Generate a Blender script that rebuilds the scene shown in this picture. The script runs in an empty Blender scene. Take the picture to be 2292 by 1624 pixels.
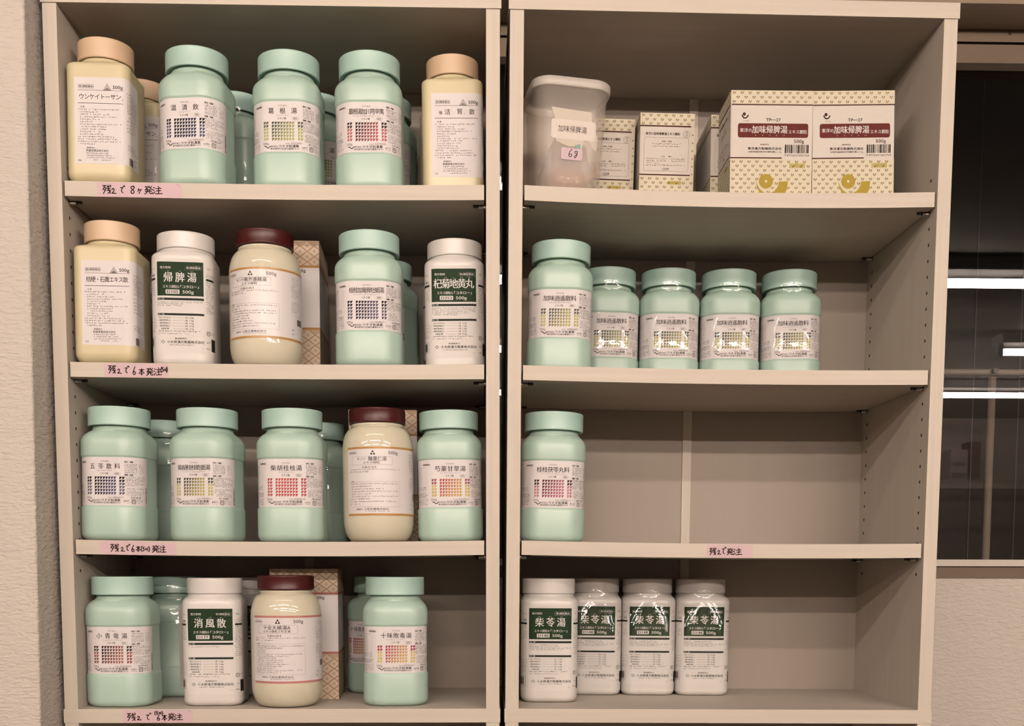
import bpy, bmesh, math, random
from mathutils import Matrix, Vector, Euler
random.seed(7)
PI = math.pi
S = bpy.context.scene
COL = S.collection

# ------------------------------------------------------------------ camera
FPX, PPY = 2473.21, 1478.82
CR = ((.9996946, .02470958, .00021974), (-.02464049, .99615126, .08411605), (.00185958, -.08409578, .99645594))
cd = bpy.data.cameras.new('camera'); cam = bpy.data.objects.new('camera', cd); COL.objects.link(cam)
cd.sensor_width = 36.0; cd.lens = FPX / 2292 * 36.0
cd.shift_x = 0.0; cd.shift_y = (PPY - 812) / 2292
cd.clip_start = .05; cd.clip_end = 60
m = Matrix.Identity(4)
for i in range(3):
    m[i][0] = CR[i][0]; m[i][1] = CR[i][2]; m[i][2] = -CR[i][1]
m[0][3], m[1][3], m[2][3] = -.00199, -1.52932, .19549
cam.matrix_world = m
S.camera = cam

# ------------------------------------------------------------------ world and exposure
w = bpy.data.worlds.new('night'); S.world = w; w.use_nodes = True
w.node_tree.nodes['Background'].inputs[0].default_value = (.004, .0035, .003, 1)
w.node_tree.nodes['Background'].inputs[1].default_value = 1.0
S.view_settings.view_transform = 'Standard'; S.view_settings.look = 'None'
S.view_settings.gamma = 1.0; S.view_settings.use_curve_mapping = False
S.view_settings.exposure = 0.0
TUBE_STRENGTH = 184.0
K = .50   # base colours scaled down to weaken bounce light and deepen the shade
TUBE_COLOR = (1.0, .825, .705)
# rows of ceiling battens: (y, strength factor, x centres)
TUBE_Z = 1.22
TUBE_ROWS = [(-.86, .12, (-.3,)), (-1.85, .50, (-1.85, -.25, 1.35)), (-3.1, 1.0, (-1.75, -.15, 1.45, 3.05)), (-4.4, 1.5, (-.4, 1.2, 2.8))]

# ------------------------------------------------------------------ helpers
def lin(c):
    return tuple(K * (v / 12.92 if v <= .04045 else ((v + .055) / 1.055) ** 2.4) for v in (x / 255 for x in c))

def nodes(name):
    mt = bpy.data.materials.new(name); mt.use_nodes = True
    return mt, mt.node_tree, mt.node_tree.nodes['Principled BSDF']

def simple(name, col, rough=.5, metal=0.0, bump=0.0, bscale=60, spec=.5, coat=0.0):
    mt, nt, b = nodes(name); col = tuple(K * v for v in col)
    b.inputs['Base Color'].default_value = (*col, 1); b.inputs['Roughness'].default_value = rough
    b.inputs['Metallic'].default_value = metal; b.inputs['Specular IOR Level'].default_value = spec
    b.inputs['Coat Weight'].default_value = coat
    n = nt.nodes.new('ShaderNodeTexNoise'); n.inputs['Scale'].default_value = bscale; n.inputs['Detail'].default_value = 3
    tc = nt.nodes.new('ShaderNodeTexCoord'); nt.links.new(tc.outputs['Object'], n.inputs['Vector'])
    mx = nt.nodes.new('ShaderNodeMix'); mx.data_type = 'RGBA'; mx.inputs[0].default_value = .0
    mr = nt.nodes.new('ShaderNodeMapRange'); mr.inputs[3].default_value = .97; mr.inputs[4].default_value = 1.03
    nt.links.new(n.outputs[0], mr.inputs[0])
    vm = nt.nodes.new('ShaderNodeVectorMath'); vm.operation = 'SCALE'; vm.inputs[0].default_value = col
    nt.links.new(mr.outputs[0], vm.inputs['Scale']); nt.links.new(vm.outputs[0], b.inputs['Base Color'])
    if bump:
        bp = nt.nodes.new('ShaderNodeBump'); bp.inputs['Strength'].default_value = bump; bp.inputs['Distance'].default_value = .002
        nt.links.new(n.outputs[0], bp.inputs['Height']); nt.links.new(bp.outputs[0], b.inputs['Normal'])
    return mt

def grain(name, col, stretch, amount=.05):
    mt, nt, b = nodes(name); col = tuple(K * v for v in col)
    b.inputs['Roughness'].default_value = .55; b.inputs['Specular IOR Level'].default_value = .35
    tc = nt.nodes.new('ShaderNodeTexCoord'); mp = nt.nodes.new('ShaderNodeMapping'); mp.inputs['Scale'].default_value = stretch
    n = nt.nodes.new('ShaderNodeTexNoise'); n.inputs['Scale'].default_value = 1.0; n.inputs['Detail'].default_value = 5
    mr = nt.nodes.new('ShaderNodeMapRange'); mr.inputs[1].default_value = .3; mr.inputs[2].default_value = .7
    mr.inputs[3].default_value = 1 - amount; mr.inputs[4].default_value = 1 + amount * .6
    vm = nt.nodes.new('ShaderNodeVectorMath'); vm.operation = 'SCALE'; vm.inputs[0].default_value = col
    L = nt.links.new
    L(tc.outputs['Object'], mp.inputs[0]); L(mp.outputs[0], n.inputs['Vector']); L(n.outputs[0], mr.inputs[0])
    L(mr.outputs[0], vm.inputs['Scale']); L(vm.outputs[0], b.inputs['Base Color'])
    return mt

def wallpaper(name, col):
    mt, nt, b = nodes(name); col = tuple(K * v for v in col)
    b.inputs['Roughness'].default_value = .8; b.inputs['Specular IOR Level'].default_value = .2
    b.inputs['Base Color'].default_value = (*col, 1)
    tc = nt.nodes.new('ShaderNodeTexCoord'); mp = nt.nodes.new('ShaderNodeMapping'); mp.inputs['Scale'].default_value = (75, 75, 230)
    n = nt.nodes.new('ShaderNodeTexNoise'); n.inputs['Scale'].default_value = 1.0; n.inputs['Detail'].default_value = 3; n.inputs['Distortion'].default_value = .6
    bp = nt.nodes.new('ShaderNodeBump'); bp.inputs['Strength'].default_value = .9; bp.inputs['Distance'].default_value = .0035
    L = nt.links.new
    L(tc.outputs['Object'], mp.inputs[0]); L(mp.outputs[0], n.inputs['Vector']); L(n.outputs[0], bp.inputs['Height']); L(bp.outputs[0], b.inputs['Normal'])
    return mt

def ink(name, rough, spec=.4):
    mt, nt, b = nodes(name)
    a = nt.nodes.new('ShaderNodeAttribute'); a.attribute_name = 'Ink'
    nt.links.new(a.outputs['Color'], b.inputs['Base Color'])
    b.inputs['Roughness'].default_value = rough; b.inputs['Specular IOR Level'].default_value = spec
    return mt

def see_through(name, col, fac, rough, bump=0.0, bscale=80):
    """clear or milky plastic: part see-through, part surface"""
    mt, nt, b = nodes(name)
    b.inputs['Base Color'].default_value = (*col, 1); b.inputs['Roughness'].default_value = rough
    tr = nt.nodes.new('ShaderNodeBsdfTransparent'); tr.inputs[0].default_value = (.97, .95, .93, 1)
    mx = nt.nodes.new('ShaderNodeMixShader'); mx.inputs[0].default_value = fac
    out = nt.nodes['Material Output']; L = nt.links.new
    L(tr.outputs[0], mx.inputs[1]); L(b.outputs[0], mx.inputs[2]); L(mx.outputs[0], out.inputs[0])
    if bump:
        tc = nt.nodes.new('ShaderNodeTexCoord'); n = nt.nodes.new('ShaderNodeTexNoise'); n.inputs['Scale'].default_value = bscale
        bp = nt.nodes.new('ShaderNodeBump'); bp.inputs['Strength'].default_value = bump; bp.inputs['Distance'].default_value = .003
        L(tc.outputs['Object'], n.inputs['Vector']); L(n.outputs[0], bp.inputs['Height']); L(bp.outputs[0], b.inputs['Normal'])
    return mt

def film(name, rough, bump, bscale, base=.03):
    """thin clear film or pane: fresnel reflection over a transparent sheet"""
    mt = bpy.data.materials.new(name); mt.use_nodes = True; nt = mt.node_tree; nt.nodes.clear()
    out = nt.nodes.new('ShaderNodeOutputMaterial'); tr = nt.nodes.new('ShaderNodeBsdfTransparent'); gl = nt.nodes.new('ShaderNodeBsdfGlossy')
    gl.inputs['Roughness'].default_value = rough
    fr = nt.nodes.new('ShaderNodeFresnel'); fr.inputs['IOR'].default_value = 1.45 if not bump else 1.0001
    ad = nt.nodes.new('ShaderNodeMath'); ad.operation = 'ADD'; ad.inputs[1].default_value = base
    mx = nt.nodes.new('ShaderNodeMixShader'); L = nt.links.new
    L(fr.outputs[0], ad.inputs[0]); L(ad.outputs[0], mx.inputs[0]); L(tr.outputs[0], mx.inputs[1]); L(gl.outputs[0], mx.inputs[2]); L(mx.outputs[0], out.inputs[0])
    if bump:
        tc = nt.nodes.new('ShaderNodeTexCoord'); n = nt.nodes.new('ShaderNodeTexNoise'); n.inputs['Scale'].default_value = bscale; n.inputs['Detail'].default_value = 4
        bp = nt.nodes.new('ShaderNodeBump'); bp.inputs['Strength'].default_value = bump; bp.inputs['Distance'].default_value = .002
        L(tc.outputs['Object'], n.inputs['Vector']); L(n.outputs[0], bp.inputs['Height']); L(bp.outputs[0], gl.inputs['Normal']); L(bp.outputs[0], fr.inputs['Normal'])
    return mt

def emit(name, col, strength):
    mt = bpy.data.materials.new(name); mt.use_nodes = True; nt = mt.node_tree; nt.nodes.clear()
    e = nt.nodes.new('ShaderNodeEmission'); e.inputs[0].default_value = (*col, 1); e.inputs[1].default_value = strength
    o = nt.nodes.new('ShaderNodeOutputMaterial'); nt.links.new(e.outputs[0], o.inputs[0])
    return mt

BOARD = (.78, .70, .595)
M = dict(
    board_h=grain('pale_board_horizontal', BOARD, (3, 60, 130)),
    board_v=grain('pale_board_vertical', BOARD, (150, 60, 4)),
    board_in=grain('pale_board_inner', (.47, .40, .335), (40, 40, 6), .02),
    hole=simple('dark_hole', (.02, .014, .01), .8),
    metal=simple('pin_metal', (.62, .58, .52), .3, 1.0),
    mint_body=simple('mint_plastic_body', (.57, .79, .675), .38, bscale=25),
    mint_cap=simple('mint_plastic_cap', (.54, .80, .71), .42, bscale=25),
    cream_body=simple('cream_plastic_body', (.85, .745, .475), .38, bscale=25),
    peach_cap=simple('peach_plastic_cap', (.85, .61, .40), .42, bscale=25),
    white_body=simple('white_plastic_body', (.90, .87, .83), .33, bscale=25),
    jar_body=simple('ivory_glossy_plastic', (.88, .82, .64), .035, coat=0.0, bscale=25),
    maroon=simple('maroon_plastic_cap', (.085, .012, .012), .34, bscale=25, spec=.3),
    ink=ink('printed_paper', .55, .10), ink_gloss=ink('printed_gloss_label', .30, .28),
    film=film('shrink_film', .03, .22, 45, .042), glass=film('window_glass', .0, 0, 1, .004),
    wrap=film('crinkled_wrap', .12, .6, 60),
    tub=see_through('milky_tub_plastic', (.64, .60, .56), .15, .22), lid=see_through('milky_lid_plastic', (.62, .58, .54), .5, .35),
    bag=simple('brown_granules', (.44, .20, .10), .7, bump=.4, bscale=300),
    foil=simple('tan_foil', (.62, .38, .24), .25, .35),
    bag_film=see_through('bag_film', (.42, .28, .20), .28, .08, .6, 55),
    paper=wallpaper('textured_wallpaper', (.80, .735, .66)),
    wood=grain('wood_casing', (.20, .14, .09), (6, 60, 90), .10), beam=grain('wood_beam', (.36, .27, .19), (6, 60, 90), .08),
    white_frame=simple('white_window_frame', (.72, .66, .58), .5),
    ceiling=simple('ceiling_paint', (.30, .28, .25), .8), floor=grain('dark_floor', (.20, .16, .13), (3, 30, 3), .2),
    lampwhite=simple('lamp_housing', (.7, .7, .7), .5), 
    outside=simple('dark_siding', (.035, .028, .022), .8), groove=simple('siding_groove', (.16, .15, .13), .8),
    pipe=simple('weathered_pipe', (.30, .25, .19), .6, bump=.3, bscale=40), dark=simple('black_bolt_and_slot_shade', (.02, .015, .015), .5),
    knot=simple('wood_knot', (.07, .04, .02), .6),
)

class MB:
    def __init__(s): s.v = []; s.f = []; s.mi = []; s.c = []; s.sm = []
    def poly(s, pts, mi=0, c=None, sm=False):
        n = len(s.v); s.v += [tuple(p) for p in pts]; s.f.append(tuple(range(n, n + len(pts)))); s.mi.append(mi); s.c.append(c); s.sm.append(sm)
    def box(s, x0, x1, y0, y1, z0, z1, mi=0, c=None, nx=1, zf=None):
        """box, optionally cut along x with a height offset zf(x)"""
        zf = zf or (lambda x: 0)
        n = len(s.v)
        xs = [x0 + (x1 - x0) * i / nx for i in range(nx + 1)]
        for x in xs:
            d = zf(x)
            s.v += [(x, y0, z0 + d), (x, y1, z0 + d), (x, y1, z1 + d), (x, y0, z1 + d)]
        def F(*q): s.f.append(tuple(n + i for i in q)); s.mi.append(mi); s.c.append(c); s.sm.append(False)
        F(0, 1, 2, 3); k = 4 * nx; F(k + 3, k + 2, k + 1, k)
        for i in range(nx):
            a = 4 * i; b = a + 4
            for j in range(4): F(a + j, b + j, b + (j + 1) % 4, a + (j + 1) % 4)
    def loft(s, rings, mi=0, c=None, cap0=True, cap1=True, sm=True):
        n = len(s.v); k = len(rings[0])
        for r in rings: s.v += [tuple(p) for p in r]
        for i in range(len(rings) - 1):
            for j in range(k):
                a = n + i * k + j; b = n + i * k + (j + 1) % k
                s.f.append((a, b, b + k, a + k)); s.mi.append(mi); s.c.append(c); s.sm.append(sm)
        if cap0: s.f.append(tuple(n + j for j in reversed(range(k)))); s.mi.append(mi); s.c.append(c); s.sm.append(False)
        if cap1: s.f.append(tuple(n + (len(rings) - 1) * k + j for j in range(k))); s.mi.append(mi); s.c.append(c); s.sm.append(False)
    def cyl(s, p, q, r, n=10, mi=0, c=None):
        p = Vector(p); q = Vector(q); d = (q - p).normalized()
        a = d.orthogonal().normalized(); b = d.cross(a)
        rg = [[p0 + (a * math.cos(t) + b * math.sin(t)) * r for t in [2 * PI * i / n for i in range(n)]] for p0 in (p, q)]
        s.loft(rg, mi, c)
    def mesh(s, name, mats):
        me = bpy.data.meshes.new(name); me.from_pydata(s.v, [], s.f)
        for mt in mats: me.materials.append(mt)
        me.polygons.foreach_set('material_index', s.mi); me.polygons.foreach_set('use_smooth', s.sm)
        if any(c is not None for c in s.c):
            at = me.color_attributes.new('Ink', 'FLOAT_COLOR', 'CORNER'); buf = []
            for f, c in zip(s.f, s.c):
                buf += list((*(c or (.8, .8, .8)), 1.0)) * len(f)
            at.data.foreach_set('color', buf)
        me.update()
        return me
    def obj(s, name, mats, parent=None, loc=None):
        if not isinstance(mats, (list, tuple)): mats = [mats]
        return link(name, s.mesh(name, mats), parent, loc)

def link(name, me, parent=None, loc=None):
    o = bpy.data.objects.new(name, me); COL.objects.link(o)
    if parent: o.parent = parent
    if loc: o.location = loc
    return o

def tag(o, label=None, cat=None, group=None, kind=None):
    if label: o['label'] = label
    if cat: o['category'] = cat
    if group: o['group'] = group
    if kind: o['kind'] = kind
    return o

def thing(name, label, cat, loc=(0, 0, 0), rot=(0, 0, 0), group=None):
    o = bpy.data.objects.new(name, None); COL.objects.link(o); o.empty_display_size = .03
    o.location = loc; o.rotation_mode = 'ZYX'; o.rotation_euler = rot
    return tag(o, label, cat, group)

# ------------------------------------------------------------------ glyphs
GL = {}
def glyphs(s):
    k = s
    if k in GL: return GL[k]
    cu = bpy.data.curves.new('lettering', 'FONT'); cu.body = s; cu.size = 1.0; cu.resolution_u = 2;
    cu.fill_mode = 'FRONT'
    ob = bpy.data.objects.new('lettering', cu); COL.objects.link(ob)
    dg = bpy.context.evaluated_depsgraph_get(); dg.update()
    me = bpy.data.meshes.new_from_object(ob.evaluated_get(dg))
    vs = [(v.co.x, v.co.y) for v in me.vertices]; ps = [tuple(p.vertices) for p in me.polygons]
    bpy.data.objects.remove(ob); bpy.data.curves.remove(cu); bpy.data.meshes.remove(me)
    if vs:
        x0 = min(v[0] for v in vs); x1 = max(v[0] for v in vs); y0 = min(v[1] for v in vs); y1 = max(v[1] for v in vs)
    else: x0 = x1 = y0 = y1 = 0
    GL[k] = (vs, ps, x0, x1, y0, y1)
    return GL[k]
_r = glyphs('国'); KH = _r[5] - _r[4]; KC = (_r[5] + _r[4]) / 2
_r = glyphs('5'); DH = _r[5] - _r[4]; DC = (_r[5] + _r[4]) / 2

INK = lin((48, 34, 32)); GREY = lin((128, 112, 106)); PAPER = lin((251, 246, 246)); WHITE = lin((247, 243, 239))

class Sheet:
    """flat print: polygons in (s, z) with an ink colour; later wrapped onto a surface"""
    def __init__(s, rng=1): s.p = []; s.rnd = random.Random(rng)
    def poly(s, pts, c, lay=1): s.p.append((pts, c, lay))
    def rect(s, x0, y0, x1, y1, c, lay=1, step=.004):
        n = max(1, int(math.ceil((x1 - x0) / step)))
        for i in range(n):
            a = x0 + (x1 - x0) * i / n; b = x0 + (x1 - x0) * (i + 1) / n
            s.poly([(a, y0), (b, y0), (b, y1), (a, y1)], c, lay)
    def frame(s, x0, y0, x1, y1, t, c, lay=1, r=0.0):
        s.rect(x0 + r, y0, x1 - r, y0 + t, c, lay); s.rect(x0 + r, y1 - t, x1 - r, y1, c, lay)
        s.rect(x0, y0 + r, x0 + t, y1 - r, c, lay); s.rect(x1 - t, y0 + r, x1, y1 - r, c, lay)
        if r:
            for cx, cy, a0 in ((x1 - r, y1 - r, 0), (x0 + r, y1 - r, 90), (x0 + r, y0 + r, 180), (x1 - r, y0 + r, 270)):
                for k in range(4):
                    a, b = math.radians(a0 + 22.5 * k), math.radians(a0 + 22.5 * (k + 1))
                    s.poly([(cx + (r - t) * math.cos(a), cy + (r - t) * math.sin(a)), (cx + r * math.cos(a), cy + r * math.sin(a)),
                            (cx + r * math.cos(b), cy + r * math.sin(b)), (cx + (r - t) * math.cos(b), cy + (r - t) * math.sin(b))], c, lay)
    def rrect(s, x0, y0, x1, y1, r, c, lay=1):
        s.rect(x0 + r, y0, x1 - r, y1, c, lay); s.rect(x0, y0 + r, x0 + r, y1 - r, c, lay); s.rect(x1 - r, y0 + r, x1, y1 - r, c, lay)
        for cx, cy, a0 in ((x1 - r, y1 - r, 0), (x0 + r, y1 - r, 90), (x0 + r, y0 + r, 180), (x1 - r, y0 + r, 270)):
            s.poly([(cx, cy)] + [(cx + r * math.cos(math.radians(a0 + 18 * k)), cy + r * math.sin(math.radians(a0 + 18 * k))) for k in range(6)], c, lay)
    def disc(s, x, y, r, c, lay=1, n=16): s.poly([(x + r * math.cos(2 * PI * i / n), y + r * math.sin(2 * PI * i / n)) for i in range(n)], c, lay)
    def ring(s, x, y, r, t, c, lay=1, n=20, a0=0, a1=360):
        for i in range(n):
            a = math.radians(a0 + (a1 - a0) * i / n); b = math.radians(a0 + (a1 - a0) * (i + 1) / n)
            s.poly([(x + (r - t) * math.cos(a), y + (r - t) * math.sin(a)), (x + r * math.cos(a), y + r * math.sin(a)), (x + r * math.cos(b), y + r * math.sin(b)), (x + (r - t) * math.cos(b), y + (r - t) * math.sin(b))], c, lay)
    def text(s, t, cx, cy, h, c=INK, w=None, bold=0.0, lay=2, latin=False):
        vs, ps, x0, x1, y0, y1 = glyphs(t)
        if not vs: return
        if bold:
            for q, dx in enumerate((-bold, bold)): s.text(t, cx + dx * h, cy, h, c, w, 0.0, lay + .25 * (q + 1), latin)
        k = h / (DH if latin else KH); yc = DC if latin else KC
        kx = (w / (x1 - x0)) if w else k
        P = [(cx + (v[0] - (x0 + x1) / 2) * kx, cy + (v[1] - yc) * k) for v in vs]
        for p in ps: s.poly([P[i] for i in p], c, lay)
    def spread(s, t, x0, x1, cy, h, c=INK, bold=0.0, lay=2, cw=None):
        n = len(t); cw = cw or h
        for i, ch in enumerate(t):
            x = (x0 + x1) / 2 if n == 1 else x0 + cw / 2 + (x1 - x0 - cw) * i / (n - 1)
            vs, ps, a, b, y0, y1 = glyphs(ch); k = h / KH
            # keep each character inside its own cell of width cw
            kx = k * min(1.0, cw / h)
            for q, dx in enumerate((-bold * h, 0, bold * h) if bold else (0,)):
                P = [(x + dx + (v[0] - KHX) * kx, cy + (v[1] - KC) * k) for v in vs]
                for p in ps: s.poly([P[i] for i in p], c, lay + .25 * q)
    def tiny(s, x0, y, w, h, c=INK, fill=.9, lay=1, heavy=.14):
        """a line of print too small to read: broken little strokes"""
        x = x0; R = s.rnd.random
        while x < x0 + w - h * .6:
            if R() < fill:
                cw = h * .74
                for _ in range(2 if R() < .35 else 3):
                    t = h * heavy * (.8 + .6 * R())
                    if R() < .6:
                        yy = y + (R() * .8 - .4) * h; a = x + R() * cw * .3; b = x + cw * (.6 + .4 * R())
                        s.poly([(a, yy - t / 2), (b, yy - t / 2), (b, yy + t / 2), (a, yy + t / 2)], c, lay)
                    else:
                        xx = x + R() * cw; a = y - h * (.2 + .28 * R()); b = y + h * (.2 + .28 * R())
                        s.poly([(xx - t / 2, a), (xx + t / 2, a), (xx + t / 2, b), (xx - t / 2, b)], c, lay)
            x += h
    def block(s, x0, y0, w, n, pitch, h, c=INK, fill=.9, heavy=.14, ind=0.0):
        for i in range(n):
            last = .45 + .5 * s.rnd.random()
            d = ind if i and s.rnd.random() < .5 else 0
            s.tiny(x0 + d, y0 - i * pitch, (w - d) * (1 if s.rnd.random() < .55 else last), h, c, fill, heavy=heavy)
    def stroke(s, pts, t, c=INK, lay=2, smooth=2):
        P = list(pts)
        for _ in range(smooth if len(P) > 2 else 0):
            Q = [P[0]]
            for a, b in zip(P, P[1:]):
                Q += [(a[0] * .75 + b[0] * .25, a[1] * .75 + b[1] * .25), (a[0] * .25 + b[0] * .75, a[1] * .25 + b[1] * .75)]
            P = Q + [P[-1]]
        for i, (a, b) in enumerate(zip(P, P[1:])):
            dx, dy = b[0] - a[0], b[1] - a[1]; l = math.hypot(dx, dy) or 1e-9; nx, ny = -dy / l * t / 2, dx / l * t / 2; ex, ey = dx / l * t * .3, dy / l * t * .3
            s.poly([(a[0] - ex + nx, a[1] - ey + ny), (a[0] - ex - nx, a[1] - ey - ny), (b[0] + ex - nx, b[1] + ey - ny), (b[0] + ex + nx, b[1] + ey + ny)], c, lay)
    def barcode(s, x0, y0, x1, y1, c=INK, vert=False):
        x = x0 if not vert else y0; end = x1 if not vert else y1; u = (end - x) / 62
        while x < end - u:
            t = u * s.rnd.choice((1, 1, 2, 3))
            s.poly([(x, y0), (x + t, y0), (x + t, y1), (x, y1)] if not vert else [(x0, x), (x1, x), (x1, x + t), (x0, x + t)], c, 1)
            x += t + u * s.rnd.choice((1, 1, 2))
    def onto(s, mb, fn, cut=None):
        """fn(s, z, off) -> 3D point; cut = strip width for clipping on curved surfaces"""
        for pts, c, lay in s.p:
            off = .00016 + .00012 * lay
            a = min(p[0] for p in pts); b = max(p[0] for p in pts)
            if cut and b - a > cut * 1.02:
                k0 = math.floor(a / cut); k1 = math.ceil(b / cut)
                for k in range(k0, k1):
                    q = clip(clip(pts, k * cut, 1), (k + 1) * cut, -1)
                    if len(q) > 2: mb.poly([fn(x, z, off) for x, z in q], 0, c)
            else: mb.poly([fn(x, z, off) for x, z in pts], 0, c)

def clip(pts, x, sg):
    out = []; n = len(pts)
    for i in range(n):
        p, q = pts[i], pts[(i + 1) % n]; a = (p[0] - x) * sg; b = (q[0] - x) * sg
        if a >= 0: out.append(p)
        if (a > 0 and b < 0) or (a < 0 and b > 0):
            t = a / (a - b); out.append((p[0] + (q[0] - p[0]) * t, p[1] + (q[1] - p[1]) * t))
    return out
_g = glyphs('国'); KHX = (_g[2] + _g[3]) / 2

# ------------------------------------------------------------------ cross-sections
def rounded_polygon(pts, r, n=7):
    out = []; N = len(pts)
    for i in range(N):
        p0, p, p1 = Vector(pts[i - 1]), Vector(pts[i]), Vector(pts[(i + 1) % N])
        a = (p0 - p).normalized(); b = (p1 - p).normalized(); ang = a.angle(b); d = min(r / math.tan(ang / 2), .48 * min((p0 - p).length, (p1 - p).length))
        rr = d * math.tan(ang / 2); c = p + (a + b).normalized() * rr / math.sin(ang / 2)
        s0 = p + a * d - c; s1 = p + b * d - c
        t0 = math.atan2(s0.y, s0.x); t1 = math.atan2(s1.y, s1.x)
        while t1 - t0 > PI: t1 -= 2 * PI
        while t1 - t0 < -PI: t1 += 2 * PI
        for k in range(n + 1):
            t = t0 + (t1 - t0) * k / n; out.append((c.x + rr * math.cos(t), c.y + rr * math.sin(t)))
    return out

class Section:
    """star-shaped outline: radius by angle, and arc length from the middle of the front (-y)"""
    def __init__(s, pts):
        s.dense = []
        n = len(pts)
        for i in range(n):
            p, q = pts[i], pts[(i + 1) % n]; L = math.hypot(q[0] - p[0], q[1] - p[1]); k = max(1, int(L / .001))
            for j in range(k): s.dense.append((p[0] + (q[0] - p[0]) * j / k, p[1] + (q[1] - p[1]) * j / k))
        s.polar = sorted((math.atan2(y, x), math.hypot(x, y)) for x, y in s.dense)
        # arc-length list counter-clockwise from angle -90 degrees
        d = sorted(s.dense, key=lambda p: (math.atan2(p[1], p[0]) + PI / 2) % (2 * PI))
        f = (0.0, -s.rad(-PI / 2)); d = [f] + [p for p in d if math.hypot(p[0] - f[0], p[1] - f[1]) > 1e-5] + [f]
        s.line = d; s.acc = [0.0]
        for a, b in zip(d, d[1:]): s.acc.append(s.acc[-1] + math.hypot(b[0] - a[0], b[1] - a[1]))
        s.per = s.acc[-1]
    def rad(s, t):
        P = s.polar; t = (t + PI) % (2 * PI) - PI; lo, hi = 0, len(P) - 1
        if t <= P[0][0] or t >= P[-1][0]:
            a, b = P[-1], (P[0][0] + 2 * PI, P[0][1])
            if t <= P[0][0]: t += 2 * PI
            return a[1] + (b[1] - a[1]) * (t - a[0]) / max(1e-9, b[0] - a[0])
        while hi - lo > 1:
            k = (lo + hi) // 2
            if P[k][0] <= t: lo = k
            else: hi = k
        a, b = P[lo], P[hi]
        return a[1] + (b[1] - a[1]) * (t - a[0]) / max(1e-9, b[0] - a[0])
    def at(s, l, off=0.0):
        l = l % s.per; lo, hi = 0, len(s.acc) - 1
        while hi - lo > 1:
            k = (lo + hi) // 2
            if s.acc[k] <= l: lo = k
            else: hi = k
        a, b = s.line[lo], s.line[hi]; L = (s.acc[hi] - s.acc[lo]) or 1e-9; t = (l - s.acc[lo]) / L
        x, y = a[0] + (b[0] - a[0]) * t, a[1] + (b[1] - a[1]) * t
        nx, ny = (b[1] - a[1]) / L, -(b[0] - a[0]) / L
        return x + nx * off, y + ny * off

def ring_pts(fn, z, n): return [(fn(t) * math.cos(t), fn(t) * math.sin(t), z) for t in (2 * PI * i / n for i in range(n))]

def oct_pts(w, ch):
    h = w / 2
    return [(-h + ch, -h), (h - ch, -h), (h, -h + ch), (h, h - ch), (h - ch, h), (-h + ch, h), (-h, h - ch), (-h, -h + ch)]
def sq_pts(w, d=None):
    h = w / 2; k = (d or w) / 2
    return [(-h, -k), (h, -k), (h, k), (-h, k)]

def body_mesh(name, sec, prof, n, mat, extra=None):
    """prof: (z, inset, blend 0..1 to circle, circle radius)"""
    mb = MB()
    rings = []
    for z, inset, t, R in prof:
        rings.append(ring_pts(lambda a: (1 - t) * (sec.rad(a) - inset) + t * R, z, n))
    mb.loft(rings)
    if extra: extra(mb)
    return mb.mesh(name, [mat])

def cap_mesh(name, r, z0, z1, mat, ribs=0, rib=.0002, bev=.0016, skirt=.0):
    n = ribs * 2 if ribs else 96
    def rr(R, amp): return lambda t: R + (amp if int(round(t / (2 * PI) * n)) % 2 else 0)
    mb = MB(); P = []
    P.append(ring_pts(rr(r - .005, 0), z0 + .002, n)); P.append(ring_pts(rr(r - .002, 0), z0, n)); P.append(ring_pts(rr(r - .0004, 0), z0 + .0002, n))
    P.append(ring_pts(rr(r, 0), z0 + .0010, n)); P.append(ring_pts(rr(r, 0), z0 + .0020, n)); P.append(ring_pts(rr(r, -rib if ribs else 0), z0 + .0026, n))
    P.append(ring_pts(rr(r, -rib if ribs else 0), z1 - bev - .001, n)); P.append(ring_pts(rr(r, 0), z1 - bev - .0004, n))
    for k in range(1, 5):
        a = PI / 2 * k / 4
        P.append(ring_pts(rr(r - bev * (1 - math.cos(a)), 0), z1 - bev + bev * math.sin(a), n))
    mb.loft(P, cap0=True)
    return mb.mesh(name, [mat])

def corner_profile(z0, r, up=True, k=5):
    """(z, inset) of a rounded bottom edge"""
    return [(z0 + r * (1 - math.cos(PI / 2 * i / k)), r * (1 - math.sin(PI / 2 * i / k))) for i in range(k + 1)]

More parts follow.
